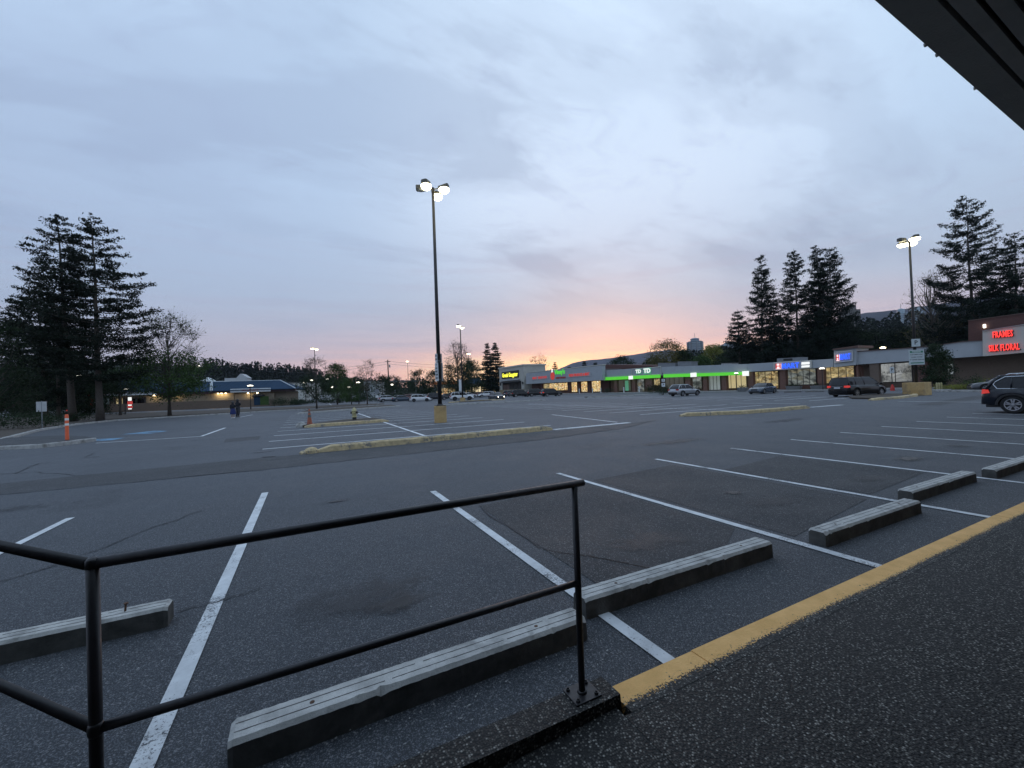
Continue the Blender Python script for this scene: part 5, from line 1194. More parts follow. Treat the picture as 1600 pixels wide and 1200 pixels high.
o = text_obj('lettering', 'MARKET & PRODUCE', .62, 'sign_red', sg, (-.1, yp(877,X0-1.2)-sg.location.y, -1.1), (R(90), 0, R(-90)), .03, .02); o.scale.x = abs(yp(869,X0-1.2)-yp(884,X0-1.2))/o.dimensions.x
for (a, c, pz, tx, lb) in ((832,856.5,590.2,'MEAT  SEAFOOD','long white strip sign with red letters left of the fruit emblem'), (888.5,924,585.6,'FRESH PRODUCE & MEAT','long white strip sign with red letters right of the fruit emblem')):
    yy0, yy1 = yp(a,X0-1.2), yp(c,X0-1.2); zc_ = YZ((a+c)/2, pz, X0-1.2)[1]
    s = thing('strip_sign', lb, 'sign', (X0-1.22, (yy0+yy1)/2, zc_)); wy = abs(yy0-yy1)
    MB().box(-.1, 0, -wy/2, wy/2, -.55, .55).build('sign_box', 'sign_grey', s); text_obj('lettering', tx, 1.05, 'lit_red_dim', s, (-.13, 0, 0), (R(90), 0, R(-90)), .03, .035, sx=wy/ (len(tx)*.66))

# 3 bank with green band
b3 = thing('bank', 'bank with a glowing bright green band under a grey fascia', 'bank', (0,0,0))
slab(MB(), ((943.5,578.8),(1031,573.3),(1031,586.4),(943.5,590.8)), X0, X0+.5).build('fascia', 'panel_grey', b3)
slab(MB(), ((1031.3,573.3),(1100,571.0),(1168,568.6),(1168,581),(1100,583.4),(1031.3,586.4)), X0+.01, X0+.5).build('fascia', 'panel_grey', b3)
slab(MB(), ((943.8,589.6),(1031,585.2),(1031,590.2),(943.8,594.3)), X0-.25, X0-.01).build('green_band', 'lit_green', b3)
slab(MB(), ((1036.5,584.9),(1168.5,580.8),(1168.5,585.6),(1036.5,590)), X0-.24, X0-.01).build('green_band', 'lit_green', b3)
for a, py_ in ((985.5,590.0), (1083.5,585.7), (1165,583.6)):
    y, z = YZ(a, py_, X0-.3); w2 = .6 if a > 1100 else .7
    s = MB().box(X0-.34, X0-.26, y-w2, y+w2, z-.42, z+.42).build('logo_plate', 'lit_white', b3)
y0, y1 = yp(1168), yp(943.5)
MB().box(X0+.51, XR+14, y0, y1, 3.55, 4.3).build('roof_volume', 'roof_gravel', b3); MB().box(XR, XR+14, y0, y1, .15, 3.54).build('wall', 'brick', b3)
slab(MB(), ((942.5,569.6),(1030,571.0),(1030,576),(942.5,582)), X0+7, X0+16).build('raised_wall', 'brick_dark', b3)
s = thing('bank_sign', 'grey panel with two square white and green bank logos above the green band', 'sign', (0,0,0))
c = [YZ(*q, X0-.06) for q in ((987,577),(1032.5,573.2),(1032.5,584.6),(987,587.4))]
def frame(parent, c, x, th, m_):
    b = MB()
    for i in range(4):
        (ya, za), (yb, zb2) = c[i], c[(i+1) % 4]; b.tube([(x, ya, za), (x, yb, zb2)], th, 4)
    return b.build('frame', m_, parent)
frame(s, c, X0-.06, .09, 'panel_pale')
for (a, bb, bt) in ((994.5,1002.5,(576.6,584.4)), (1006.5,1018,(574.6,584.2))):
    ya, yb = yp(a,X0-.1), yp(bb,X0-.1); za = YZ((a+bb)/2, bt[1], X0-.1)[1]; zb2 = YZ((a+bb)/2, bt[0], X0-.1)[1]
    q = MB().box(X0-.16, X0-.05, min(ya,yb), max(ya,yb), za, zb2).build('logo_panel', 'board_green', s)
    text_obj('lettering', 'TD', (zb2-za)*.98, 'lit_white', q, (X0-.20, (ya+yb)/2, (za+zb2)/2), (R(90), 0, R(-90)), .03, .04, sx=1.15)
for a, c_ in ((958.5,963), (987,991.5), (1008,1018), (1070,1078), (1098,1103.5), (1127,1134)): brick_column(a, c_, 3.6, '', b3)
storefront(b3, 965, 986, .5, 3.2, 'window_dim', 2); storefront(b3, 992, 1007, .2, 3.2, 'shop_pale', 3); storefront(b3, 1019, 1032, 1.6, 3.1, 'shop_amber', 2); storefront(b3, 1040, 1069, .9, 3.2, 'window_dim', 4)
storefront(b3, 1080, 1097, .6, 3.2, 'shop_pale', 2); storefront(b3, 1104.5, 1126, .3, 3.2, 'blind_pale', 4); storefront(b3, 1135, 1167, .55, 3.25, 'curtain', 4)
MB().box(XR-.5, XR-.4, yp(984,XR), yp(979,XR), .5, 3.0).build('lit_panel', 'board_green', b3)
y, z = YZ(1022, 597.5, XR-.2); MB().lathe([(.62,0), (.62,.06)], 6, (0,0,0)).build('hexagon_sign', 'curtain', b3); o = [c for c in b3.children if c.name.startswith('hexagon')][0]; o.rotation_euler = (0,R(-90),0); o.location = (XR-.2, y, z)

# 4 mart
b4 = thing('mart', 'mart with blue lit signs and a raised sign block at its right', 'shop', (0,0,0))
slab(MB(), ((1168.4,568.6),(1302,560.6),(1302,573.4),(1168.4,581)), X0, X0+.5).build('fascia', 'panel_grey', b4)
slab(MB(), ((1303,547.2),(1337.4,543.2),(1337.4,569.8),(1303,573.8)), X0-.5, X0+3).build('sign_block', 'panel_grey', b4)
slab(MB(), ((1301,545.2),(1341,539.4),(1341,543.2),(1301,547.4)), X0-.8, X0+3.4).build('sign_block_coping', 'coping', b4)
y0, y1 = yp(1337.4), yp(1168.4); MB().box(X0+.51, XR+14, y0, y1, 3.6, 4.2).build('roof_volume', 'roof_gravel', b4); MB().box(XR, XR+14, y0, y1, .15, 3.59).build('wall', 'brick', b4)
for a, c_ in ((1168.6,1176), (1218,1227), (1277,1287), (1338,1341)): brick_column(a, c_, 3.6, '', b4)
storefront(b4, 1177, 1217, .4, 3.3, 'shop_amber', 4); storefront(b4, 1228, 1276, .9, 3.4, 'shop_pale', 5); storefront(b4, 1288, 1336, 1.0, 3.5, 'shop_amber', 4)
def mart_sign(label, q, pink, blue, white=None):
    s = thing('mart_sign', label, 'sign', (0,0,0)); x = X0-.56 if q[0][0] > 1290 else X0-.06
    c = [YZ(px, py, x) for px, py in q]; MB().hexa([(x, y, z) for y, z in c], [(x-.16, y, z) for y, z in c]).build('sign_box', 'panel_grey', s); frame(s, c, x-.17, .07, 'panel_pale')
    def patch(r, m_, nm, tx=None, tm='lit_white', k=1.0):
        cc = [YZ(px, py, x-.2) for px, py in r]; ym = sum(a for a, b in cc)/4; zm_ = sum(b for a, b in cc)/4; hh = abs(cc[0][1]-cc[3][1]); ww = abs(cc[0][0]-cc[1][0])
        if m_: MB().hexa([(x-.19, y, z) for y, z in cc], [(x-.27, y, z) for y, z in cc]).build(nm, m_, s)
        if tx:
            o = text_obj('lettering', tx, hh*1.28, tm, s, (x-.31, ym, zm_), (R(90), 0, R(-90)), .03, .02, sx=1, space=1.1); o.scale.x = ww/max(.1, o.dimensions.x)*.98
    patch(pink, 'lit_pink', 'logo_plate', 'H', 'lit_red_dim'); patch(blue, None, '', 'MART', 'lit_blue')
    if white: patch(white, None, '', '마트', 'lit_white') if False else [patch(r, 'lit_white', 'symbol_plate') for r in white]
    return s
mart_sign('long lit sign with a pinkish square, blue MART letters and white symbols', ((1210,567.2),(1268.5,563.5),(1268.5,574.6),(1210,578.2)), ((1212.5,568.6),(1220.5,568.1),(1220.5,576.3),(1212.5,576.8)), ((1222,568.2),(1249,566.4),(1249,575.2),(1222,576.6)), [((1252.5,566.0),(1265,565.2),(1265,569.0),(1252.5,569.9)), ((1252.5,571.3),(1265,570.4),(1265,573.6),(1252.5,574.4))])
mart_sign('short lit sign with a pinkish square and blue MART letters on the raised block', ((1305,550.5),(1332.8,548.2),(1332.8,563.8),(1305,566.6)), ((1307,554.6),(1311.6,554.2),(1311.6,563.6),(1307,564.0)), ((1312.4,553.8),(1329,552.0),(1329,561.6),(1312.4,563.4)))
h = thing('roof_unit', 'long grey air unit on the roof behind the left mart sign', 'roof unit', (0,0,0)); slab(MB(), ((1214,560.2),(1251.5,558),(1251.5,565),(1214,566.5)), X0+4, X0+6).build('housing', 'grey_metal', h)
slab(MB(), ((1224,560.6),(1238,559.9),(1238,563.4),(1224,564)), X0+3.95, X0+4).build('vent', 'sign_black', h)
for q, lb in ((((1028,567.6),(1055,567.4),(1055,572.6),(1028,573)), 'low flat roof unit above the bank near the round tree'), (((1059,565.6),(1080,565.2),(1080,571.4),(1059,572)), 'boxy roof unit above the bank beneath the grey tower'), (((1127,568),(1143,567.6),(1143,570.4),(1127,570.8)), 'thin pale roof hatch right of the grey tower')):
    h = thing('roof_unit', lb, 'roof unit', (0,0,0)); slab(MB(), q, X0+4, X0+6).build('housing', 'grey_metal' if q[0][0] < 1100 else 'sign_grey', h); slab(MB(), [(a, c_-.5 if k < 2 else q[k-2 if k > 2 else 1][1]+0) for k, (a, c_) in enumerate(q)][:2]+[(q[1][0], q[1][1]+.3), (q[0][0], q[0][1]+.3)], X0+3.9, X0+6.1).build('lid', 'galvanized', h)

# 5 papered-over shop and brown wall
b5 = thing('vacant_shop', 'vacant shop with white paper over its window, between the mart and the frame shop', 'shop', (0,0,0))
slab(MB(), ((1337.8,549.8),(1448,542.0),(1501,534.2),(1535,532.0),(1535,556.4),(1477,560.2),(1337.8,569.6)), X0, X0+.5).build('fascia', 'panel_grey', b5)
slab(MB(), ((1337.8,548.6),(1448,541.2),(1501,533.4),(1535,531.2),(1535,532.0),(1501,534.2),(1448,542.0),(1337.8,549.8)), X0-.15, X0+1.2).build('coping', 'coping', b5)
y0, y1 = yp(1535), yp(1337.6); MB().box(X0+.51, XR+14, y0, y1, 3.75, 4.7).build('roof_volume', 'roof_gravel', b5); MB().box(XR, XR+14, y0, y1, .15, 3.74).build('wall', 'brick_brown', b5)
for a, c_ in ((1359,1373),): brick_column(a, c_, 3.7, '', b5, 'brick_brown')
brick_column(1430, 1448, 3.7, '', b5, 'brick_dark')
storefront(b5, 1375, 1426.5, .95, 3.45, 'paper_white', 2)
text_obj('lettering', 'FOR LEASE', .42, 'sign_black', b5, (XR-.075, yp(1388,XR), 2.25), (R(90),0,R(-90)), .002, .004); text_obj('lettering', 'FOR LEASE', .42, 'sign_black', b5, (XR-.075, yp(1411,XR), 2.3), (R(90),0,R(-90)), .002, .004)
storefront(b5, 1482, 1492, 1.7, 3.0, 'blind_pale', 1)
h = thing('roof_floodlight', 'small lit floodlight on the roof right of the raised mart sign block', 'lamp', (0,0,0)); y, z = YZ(1379.5, 543.6, X0+2)
MB().tube([(X0+2,y,z-1.0), (X0+2,y,z)], .04, 6).build('post', 'black_metal', h); MB().lathe([(.3,-.05), (.32,.05), (.1,.16)], 12, (X0+2,y,z)).build('lens', 'lamp_warm', h)

# 6 frame shop
b6 = thing('frame_shop', 'frame and floral shop with red letters on a tall pale panel at the right edge', 'shop', (0,0,0))
slab(MB(), ((1535.3,517.5),(1600,507.2),(1700,491.5),(1700,543),(1600,550.8),(1535.3,556.6)), X0-.6, X0+.4).build('sign_panel', 'panel_pale', b6)
slab(MB(), ((1535,516.8),(1600,506.5),(1700,490.8),(1700,491.4),(1600,507.1),(1535,517.4)), X0-.75, X0+.6).build('coping', 'sign_grey', b6)
slab(MB(), ((1513,501.8),(1600,490),(1720,473),(1720,530),(1600,530),(1513,533.5)), X0+1.5, X0+9).build('raised_wall', 'brick_dark', b6)
slab(MB(), ((1512,500.6),(1600,488.8),(1720,471.8),(1720,473),(1600,490),(1512,501.8)), X0+1.4, X0+9.1).build('raised_coping', 'coping', b6)
y0, y1 = yp(1720), yp(1535.2); MB().box(X0+.41, XR+14, y0, y1, 3.9, 5.3).build('roof_volume', 'roof_gravel', b6); MB().box(XR, XR+14, y0, y1, .15, 3.89).build('wall', 'brick_brown', b6)
y, z = YZ(1538.5, 509.6, X0+1.4); MB().box(X0+1.3, X0+1.4, y-.1, y+.1, z-.2, z+.2).build('wall_lamp', 'lamp_globe', b6)
for tx, a, c_, (ta, tb_), (ba, bb_) in (('FRAMES', 1555.5, 1587, (519.5,514.5), (529,525)), ('SILK FLORAL', 1548.5, 1596.5, (541.0,534.8), (550.6,545.6))):
    s = thing('channel_letters', 'red glowing letters reading %s on the pale panel at the right' % tx, 'sign', (0,0,0))
    ya, yb = yp(a,X0-.7), yp(c_,X0-.7); z1 = YZ((a+c_)/2, (ta+tb_)/2, X0-.7)[1]; z0 = YZ((a+c_)/2, (ba+bb_)/2, X0-.7)[1]; hh = z1-z0
    for mm, xx, dy in (('lit_red', X0-.82, 0), ('sign_black', X0-.66, -.05)):
        o = text_obj('lettering', tx, hh*1.38, mm, s, (xx, (ya+yb)/2+dy, (z0+z1)/2+dy*.8), (R(90), 0, R(-90)), .05, .018, sx=1, space=1.12); o.scale.x = abs(ya-yb)/max(.1, o.dimensions.x)
        if mm == 'sign_black': o.name = 'letter_return'

# planting beds, planters and small things before the shops
bd = [tuple(at(px, d).xy) for px, d in ((1452,41.5),(1500,39),(1536,37.4),(1620,35.5),(1640,41),(1540,44),(1478,46))]
MB().prism(bd, 0, .16).build('planting_bed', 'soil')['kind'] = 'structure'
kerb_line([at(px, d).xy for px, d in ((1446,42),(1500,38.8),(1536,37.2),(1620,35.3))], .3, .2, 'concrete kerb edging the planting bed with yellow shrubs', 'concrete', tip=False, seed=20, name='bed_kerb')
e = thing('kerb_end', 'pale straight kerb stone right of the square yellow pole base', 'kerb stone', tuple(at(1454, 41.2)), R(-35)); MB().box(-1.2, 1.6, -.2, .2, 0, .24).build('stone', 'concrete', e, bevel=.03)
for i, (px, d, wx, h_, m_, lb) in enumerate([(1478,42,1.7,.75,'leaves_yellow','low yellow shrub under the small dense tree'), (1490,42,2.2,.6,'leaves_yellow','bright yellow low shrub second from the left in the bed'), (1506,41,2.4,.8,'leaves_yellow','yellow-green shrub in the middle of the bed'),
        (1524,40.5,2.2,1.3,'leaves_green','taller green shrub left of the dark grey sedan'), (1513,43,2.6,1.5,'leaves_dark','dark shrub behind the yellow ones'), (1540,41,2.2,1.2,'leaves_yellow','yellow-green shrub beside the nose of the dark grey sedan')]):
    shrub('shrub', lb, tuple(at(px, d)), wx, 1.3, h_, 200+i, m_, 900, .05)
for px in (1463.5, 1466.5, 1470):
    pass
for k, w_ in ((-1,'left'), (0,'middle'), (1,'right')):
    e = thing('bollard', '%s one of three short pale yellow bollards under the small dense tree' % w_, 'bollard', tuple(at(1466.5+k*3.6, 41.8)), 0, 'three yellow bollards'); MB().lathe([(.07,.1), (.07,.85), (.02,.9)], 10).lathe([(.085,.1), (.085,.16)], 10).build('post', 'hydrant_paint', e)
shrub('hedge', 'dark hedge against the bank wall left of the silver crossover', tuple(at(1028, 86)), 5.8, 1.4, 1.9, 210, 'leaves_dark', 2600, .07, rz=R(90), cat='hedge')
shrub('shrub', 'reddish dark shrub at the foot of the brick column left of the bank hedge', tuple(at(1012, 92)), 1.8, 1.2, 1.1, 211, 'leaves_autumn', 500, .06)
shrub('shrub', 'dark shrub before the brick wall right of the lit grocery windows', tuple(at(948, 104)), 3.2, 1.3, 1.4, 212, 'leaves_dark', 700, .07)
for i, (px, d, w2, lb) in enumerate([(1240,66,2.6,'grey round planter before the mart windows, left one'), (1278,63.5,2.4,'grey planter at the foot of the brick column with the lamp'), (1160,71,2.0,'low grey planter before the curtained bank window')]):
    p = at(px, d); t = thing('planter', lb, 'planter', tuple(p)); MB().lathe([(w2*.38,0), (w2*.45,.7), (w2*.42,.72), (w2*.40,.62)], 10).build('pot', 'planter_grey', t)
    rg = np.random.default_rng(220+i); C = rg.normal(size=(260,3))*np.array([w2*.2,w2*.2,.14])+[0,0,.85]; V, F = leaves(C, .07, rg, .5); fastmesh('leaves', V, F, 'leaves_dark', t)
for i, (px, d, lb) in enumerate([(974.5,99,'white bollard in front of the dark bank window'), (998.5,96,'white bollard before the bank entrance'), (905,113,'pale bollard before the left lit grocery window pair'), (925.5,109,'pale bollard before the right lit grocery window'), (938.5,107,'pale bollard at the right end of the grocery')]):
    t = thing('bollard', lb, 'bollard', tuple(at(px, d)), 0, 'pale bollards before the shops'); MB().lathe([(.13,0), (.13,1.35), (.05,1.42)], 10).build('post', 'sign_white', t)
for px, d, top, plates, lb, hgt in ((1036.3, 66, 578, ((.0,.55,1.35,1.95),(.0,.5,2.15,2.6)), 'dark post with two small white parking signs left of the silver crossover', 3.6), (1393.5, 49, 578.5, ((0,.5,2.1,2.8),), 'thin post with a white sign in front of the papered window', 2.9)):
    p = at(px, d); t = thing('sign_post', lb, 'sign', tuple(p), R(va+180)); MB().tube([(0,0,0), (0,0,hgt)], .045, 8).build('post', 'black_metal', t)
    for _, w2, z0, z1 in plates:
        q = MB().box(.05, .07, -w2/2, w2/2, z0, z1).build('plate', 'sign_white', t); text_obj('lettering', 'P', (z1-z0)*.7, 'sign_black', q, (.073,0,(z0+z1)/2), (R(90),0,R(90)), .002, .01)
    if px > 1300: MB().lathe([(.22,0), (.2,.35), (.06,.75)], 10).build('red_base', 'lit_red_dim' if False else 'sign_red', t)
p = at(1035, 66); shrub('shrub', 'small dark bush at the post left of the silver crossover', tuple(p), 1.8, 1.4, 1.2, 214, 'leaves_dark', 500, .06)
for i, (px0, px1, d) in enumerate(((1225,1250,56.5),(1258,1285,54.5),(1190,1216,60))):
    e = thing('wheel_stop', 'dark parking stop before the mart, %s from the left' % ('second','third','first')[i], 'wheel stop', tuple(at((px0+px1)/2, d)), R(-62), 'far wheel stops'); MB().box(-1.0, 1.0, -.1, .1, 0, .14).build('block', 'concrete_dark', e, bevel=.02)

# ------------------------------------------------------------------ restaurant with blue roof at the left
A_, B_ = at(150, 86), at(430, 96); ux = (B_-A_).normalized(); uy = Vector((-ux.y, ux.x, 0))   # uy points away from the camera
LB = (B_-A_).length; arz = math.atan2(ux.y, ux.x)
rs = thing('restaurant', 'long low restaurant with a blue metal roof and brown brick base behind the verge', 'building', tuple(A_), arz)
def lx(px, off=0.0):       # local x along the facade (or a plane off metres behind it) under an image column
    d = ray(px, 609.4-.036*(px-800)); a = A_+uy*off; # solve CAM + t d = a + s ux
    det = d.x*(-ux.y)+d.y*ux.x; t = (a.x*(-ux.y)+a.y*ux.x)/det; P = Vector((d.x*t, d.y*t, 0)); return (P-A_).dot(ux), t
def lz(px, py, off=0.0): return CH+ray(px, py).z*lx(px, off)[1]
def X_(px, off=0.0): return lx(px, off)[0]
MB().box(X_(165), X_(446), 1.2, 16, 0, 3.5).build('wall', 'tan_stucco', rs)
MB().box(X_(150), X_(365), -.3, .3, 0, lz(300, 627)).box(X_(365.2), X_(428), -.31, .31, 0, lz(395, 624)).build('garden_wall', 'brick_brown', rs)
MB().box(X_(252), X_(362), .5, 1.19, 2.0, 3.3).build('hedge_band', 'leaves_dark', rs)
MB().box(X_(366), X_(428), .32, 1.15, 0, 3.1).build('entrance_block', 'tan_stucco', rs)
MB().box(X_(226), X_(252), .32, 1.15, 0, 3.2).build('side_block', 'tan_stucco', rs)
ze0 = 3.45
MB().box(X_(248), X_(363), -.5, .9, ze0-.1, ze0+.45).build('eave', 'eave_maroon', rs); MB().box(X_(424.5), X_(462), -.3, 1.1, ze0-.1, ze0+.4).build('eave', 'eave_maroon', rs)
MB().box(X_(362), X_(424.3), -.75, -.45, lz(393, 612.4, -.6), lz(393, 606.8, -.6)).build('sign_fascia', 'sign_white', rs)
o = text_obj('lettering', 'INDIA RESTAURANT', .52, 'sign_red', rs, ((X_(380)+X_(405))/2, -.77, lz(393, 609.6, -.6)), (R(90), 0, 0), .01, .012); o.scale.x = (X_(406)-X_(380))/max(.1, o.dimensions.x)
MB().box(X_(166), X_(248), -.9, -.6, lz(205, 617.5, -.7), lz(205, 612, -.7)).build('wing_fascia', 'sign_white', rs)
# main hipped roof
zr_ = lz(380, 595.5, 7); z_e = ze0+.46; xa, xb = X_(205), X_(463); ra_, rb_ = X_(232, 7), X_(438, 7)
def roof(b, xa, xb, ra_, rb_, y0, ym, y1, ze, zr):
    b.add([(xa,y0,ze), (xb,y0,ze), (xb,y1,ze), (xa,y1,ze), (ra_,ym,zr), (rb_,ym,zr), (xa,y0,ze-.12), (xb,y0,ze-.12), (xb,y1,ze-.12), (xa,y1,ze-.12)],
          [(0,1,5,4), (1,2,5), (2,3,4,5), (3,0,4), (6,7,1,0), (7,8,2,1), (8,9,3,2), (9,6,0,3), (9,8,7,6)]); return b
rb2 = roof(MB(), xa, xb, ra_, rb_, -.9, 7.5, 17, z_e, zr_).build('roof', 'roof_blue', rs)
seam = MB(); k = xa+1
while k < xb-6:
    q = min(1, max(0, (k-ra_)/(1) if k < ra_ else 1)); 
    if k > ra_ and k < rb_: seam.tube([(k,-.85,z_e+.03), (k,7.3,zr_+.02)], .035, 3)
    k += .9
seam.build('roof_seams', 'roof_blue', rb2)
hp_ = MB(); hp_.tube([(xb,-.9,z_e+.05), (rb_,7.5,zr_+.05)], .12, 5); hp_.tube([(X_(333),-.9,z_e+.06), (X_(330,7),7.4,zr_+.06)], .28, 4); hp_.tube([(ra_,7.5,zr_+.05), (rb_,7.5,zr_+.05)], .09, 5); hp_.build('hip_trim', 'roof_trim', rb2)
xw0, xw1 = X_(163), X_(250); rf2 = roof(MB(), xw0, xw1, X_(196,4), X_(232,4), -1.2, 4, 9, lz(205, 611.8, -.9), lz(212, 589, 4)).build('wing_roof', 'roof_blue', rs)
MB().box(X_(172), X_(226), .9, 1.18, .4, 2.6).build('window', 'lit_interior_plain', rs) if False else None
f = MB()
for px in (172, 178.5, 185, 192, 203, 212, 226): x = X_(px); f.box(x-.12, x+.12, .2, .5, 0, 3.0)
f.build('porch_post', 'window_frame', rs); MB().box(X_(176), X_(184), .95, 1.17, .2, 2.9).build('window', 'curtain', rs); MB().box(X_(187), X_(190.5), .95, 1.17, .2, 2.9).build('door', 'curtain', rs)
MB().box(X_(191), X_(224), .97, 1.17, .3, 2.8).build('window', 'glass_dark', rs)
for i, px in enumerate((241.5, 277, 341, 346.5, 353, 388, 402.5)):
    x = X_(px); z = 3.25 if px < 370 else 3.05
    w2 = .9
    lp = MB().lathe([(.16,0), (.2,.12), (.05,.2)], 10, (x, -.05, z)).build('wall_lamp', 'lamp_warm', rs)
    l = bpy.data.lights.new('wall_lamp_light', 'POINT'); l.energy = 34; l.color = (1,.72,.34); l.shadow_soft_size = .12
    lo_ = bpy.data.objects.new('wall_lamp_light', l); COL.objects.link(lo_); lo_.parent = lp; lo_.location = (x, -.45 if px > 230 and px < 260 or px > 370 else -.25, z-.25)
MB().box(X_(252), X_(365), .33, .49, 1.2, 3.3).build('washed_wall', 'tan_stucco', rs)
MB().lathe([(3.0,0), (2.9,.3), (.3,.75)], 20, (X_(411)*.5+X_(396)*.5, .1, 0)).build('x', 'awning_dark', rs).hide_render = False
ob = [c for c in rs.children if c.name == 'x'][0]; ob.name = 'arched_awning'; ob.scale = (.45, .3, 1); ob.location = (X_(403.5)*.55, .0, 2.35)
MB().box(X_(397.5), X_(407), -.36, -.32, .35, 2.3).build('mural_panel', 'roof_blue', rs); MB().box(X_(407.2), X_(420.5), -.36, -.32, .35, 2.3).build('mural_panel', 'leaves_green', rs)
# roof cupola and vents
cu = thing('roof_vents', 'white vents and a small cupola on the ridge of the blue roof', 'roof vents', tuple(A_), arz)
b = MB(); xx = X_(325,9); b.lathe([(1.6,zr_-.3), (1.6,zr_+.35), (.2,zr_+1.2)], 4, (xx,9.5,0)); b.box(X_(306,9), X_(318,9), 9, 10.5, zr_-.3, zr_+.5); b.box(X_(334,9), X_(357,9), 9, 11, zr_-.5, zr_+.25); b.build('vent_housing', 'sign_white', cu)
h = thing('white_house', 'small pale gabled building behind the blue roof', 'building', tuple(at(370, 140)), arz)
b = MB(); b.box(-3.4, 3.2, 0, 5, 0, hz(370,590.5,140)); b.build('wall', 'stucco', h); b = MB(); zg = hz(370,590.5,140); b.hexa([(0,0,zg), (3.4,0,zg), (3.4,5,zg), (0,5,zg)], [(1.2,0,zg+1.4), (1.6,0,zg+1.4), (1.6,5,zg+1.4), (1.2,5,zg+1.4)]); b.build('roof', 'sign_grey', h)
# lit signs under the pines and by the restaurant
p = at(148, 84); t = thing('pylon_sign', 'red and white pylon sign seen between the pine trunks', 'sign', tuple(p), arz); MB().box(-1.0, 1.0, -.15, .15, 1.0, 3.0).build('sign_box', 'sign_red', t); MB().box(-1.1,1.1,-.16,.16,3.5,4.1).build('top_box', 'lit_red_dim', t); MB().tube([(0,.3,0),(0,.3,4)], .12, 6).build('post', 'grey_metal', t)
text_obj('lettering', 'OPEN', .62, 'sign_white', t, (0,-.17,2.3), (R(90),0,0), .01, .01)
p = at(200.5, 82); t = thing('window_signs', 'stack of small lit red and white signs by the restaurant door', 'sign', tuple(p), arz); MB().box(0,.5,-.1,.1,2.3,3.0).build('white_sign', 'lit_white', t); MB().box(-.1,.65,-.1,.1,1.6,2.2).build('red_sign', 'lit_red_dim', t); MB().box(-.1,.65,-.1,.1,.9,1.25).build('red_sign', 'lit_red_dim', t); MB().box(0,.5,-.12,.1,1.3,1.55).build('warm_sign', 'lit_white', t); MB().box(0,.5,-.12,.1,.6,.8).build('warm_sign', 'lit_white', t); MB().tube([(.3,.2,0),(.3,.2,3)], .06, 6).build('post','black_metal',t)
for px, d, top, lb in ((188.5,98,589,'street light glowing above the dark wing roof'), (311,120,572,'small distant lamp on the hillside right of the maple'), (124,96,587.5,'small distant lamp glimpsed high between the pine trunks'), (477,120,597.5,'double street light left of the small dark lot tree'), (487.5,118,594,'white lamp glowing inside the small dark lot tree'), (512,118,592.5,'lamp glowing between the dark lot tree and the bright maple'), (613,140,601,'round lamp right of the utility pole foot'), (546,112,605,'orange lamp glowing through the narrow green tree'), (519,116,605,'lamp glowing through the leaves of the bright maple'), (1311, 300, 610, None)):
    if not lb: continue
    p = at(px, d); z = hz(px, top, d); t = thing('street_light', lb, 'street light', tuple(p), 0, 'small distant lamps'); MB().tube([(0,0,0), (0,0,z)], [.1,.07], 6).build('pole', 'black_metal', t); MB().lathe([(.05,.2), (.36,.12), (.42,0), (.25,-.12), (.05,-.15)], 10, (0,0,z)).build('lens', 'lamp_globe', t, smooth=True)

# ------------------------------------------------------------------ places beyond the lot
def block(px0, px1, d, top, label, wallm, depth=10, name='commercial_building', roofm='roof_gravel', win=None, base=0.0, gable=0, cat='building'):
    a, b2 = at(px0, d), at(px1, d); u = (b2-a).normalized(); t = thing(name, label, cat, tuple((a+b2)/2), math.atan2(u.y, u.x)); w2 = (b2-a).length/2; z = hz((px0+px1)/2, top, d)
    MB().box(-w2, w2, 0, depth, base, z).build('wall', wallm, t)
    if gable: MB().hexa([(-w2-.4,-.6,z), (w2+.4,-.6,z), (w2+.4,depth,z), (-w2-.4,depth,z)], [(-w2*.6,depth*.5,z+gable), (w2*.6,depth*.5,z+gable), (w2*.6,depth*.52,z+gable), (-w2*.6,depth*.52,z+gable)]).build('roof', roofm, t)
    else: MB().box(-w2-.2, w2+.2, -.2, depth+.2, z, z+.35).build('roof', roofm, t)
    if win:
        m_, za, zb2, n_ = win; ww = 2*w2/n_
        for k in range(n_): MB().box(-w2+k*ww+ww*.12, -w2+(k+1)*ww-ww*.12, -.08, -.01, za, min(zb2, z-.3)).build('window', m_, t)
    return t
block(446, 476, 160, 598.8, 'white industrial building left of the small dark lot tree', 'panel_pale', 14)
block(569, 586, 170, 596, 'white warehouse behind the almost leafless tree', 'sign_white', 14)
block(727, 752, 175, 599.5, 'small lit diner with a blue-grey gable roof near the middle lamp pole', 'tan_stucco', 9, 'diner', 'roof_blue', ('lit_interior_plain', .8, 3.6, 5), gable=2.8)
block(753, 775, 180, 601, 'brightly lit forecourt shop right of the diner', 'tan_stucco', 8, 'forecourt_shop', 'coping', ('lit_interior_plain', .9, 3.4, 6))
block(689, 712, 165, 600.5, 'restaurant with orange lit eaves behind the tallest pole', 'tan_stucco', 8, 'diner', 'coping', ('shop_warm', .8, 3.4, 6))
t = thing('canopy_station', 'low pink-lit canopy on posts right of the tallest pole', 'canopy', tuple(at(701, 150))); MB().box(-6,6,-2,3,4.6,5.4).build('canopy_top', 'sign_orange', t)
for x in (-5, 5): MB().tube([(x,0,0),(x,0,4.6)], .2, 8).build('post', 'grey_metal', t)
t = thing('gantry', 'thin horizontal gantry on the horizon left of the dark trees', 'gantry', tuple(at(634, 240))); z = hz(634,596.5,240); MB().box(-9,9,-.3,.3,z,z+.8).build('beam', 'grey_metal', t); MB().tube([(-6,0,0),(-6,0,z+3)], .3, 6).build('post', 'grey_metal', t); MB().tube([(6,0,0),(6,0,z)], .3, 6).build('post', 'grey_metal', t)
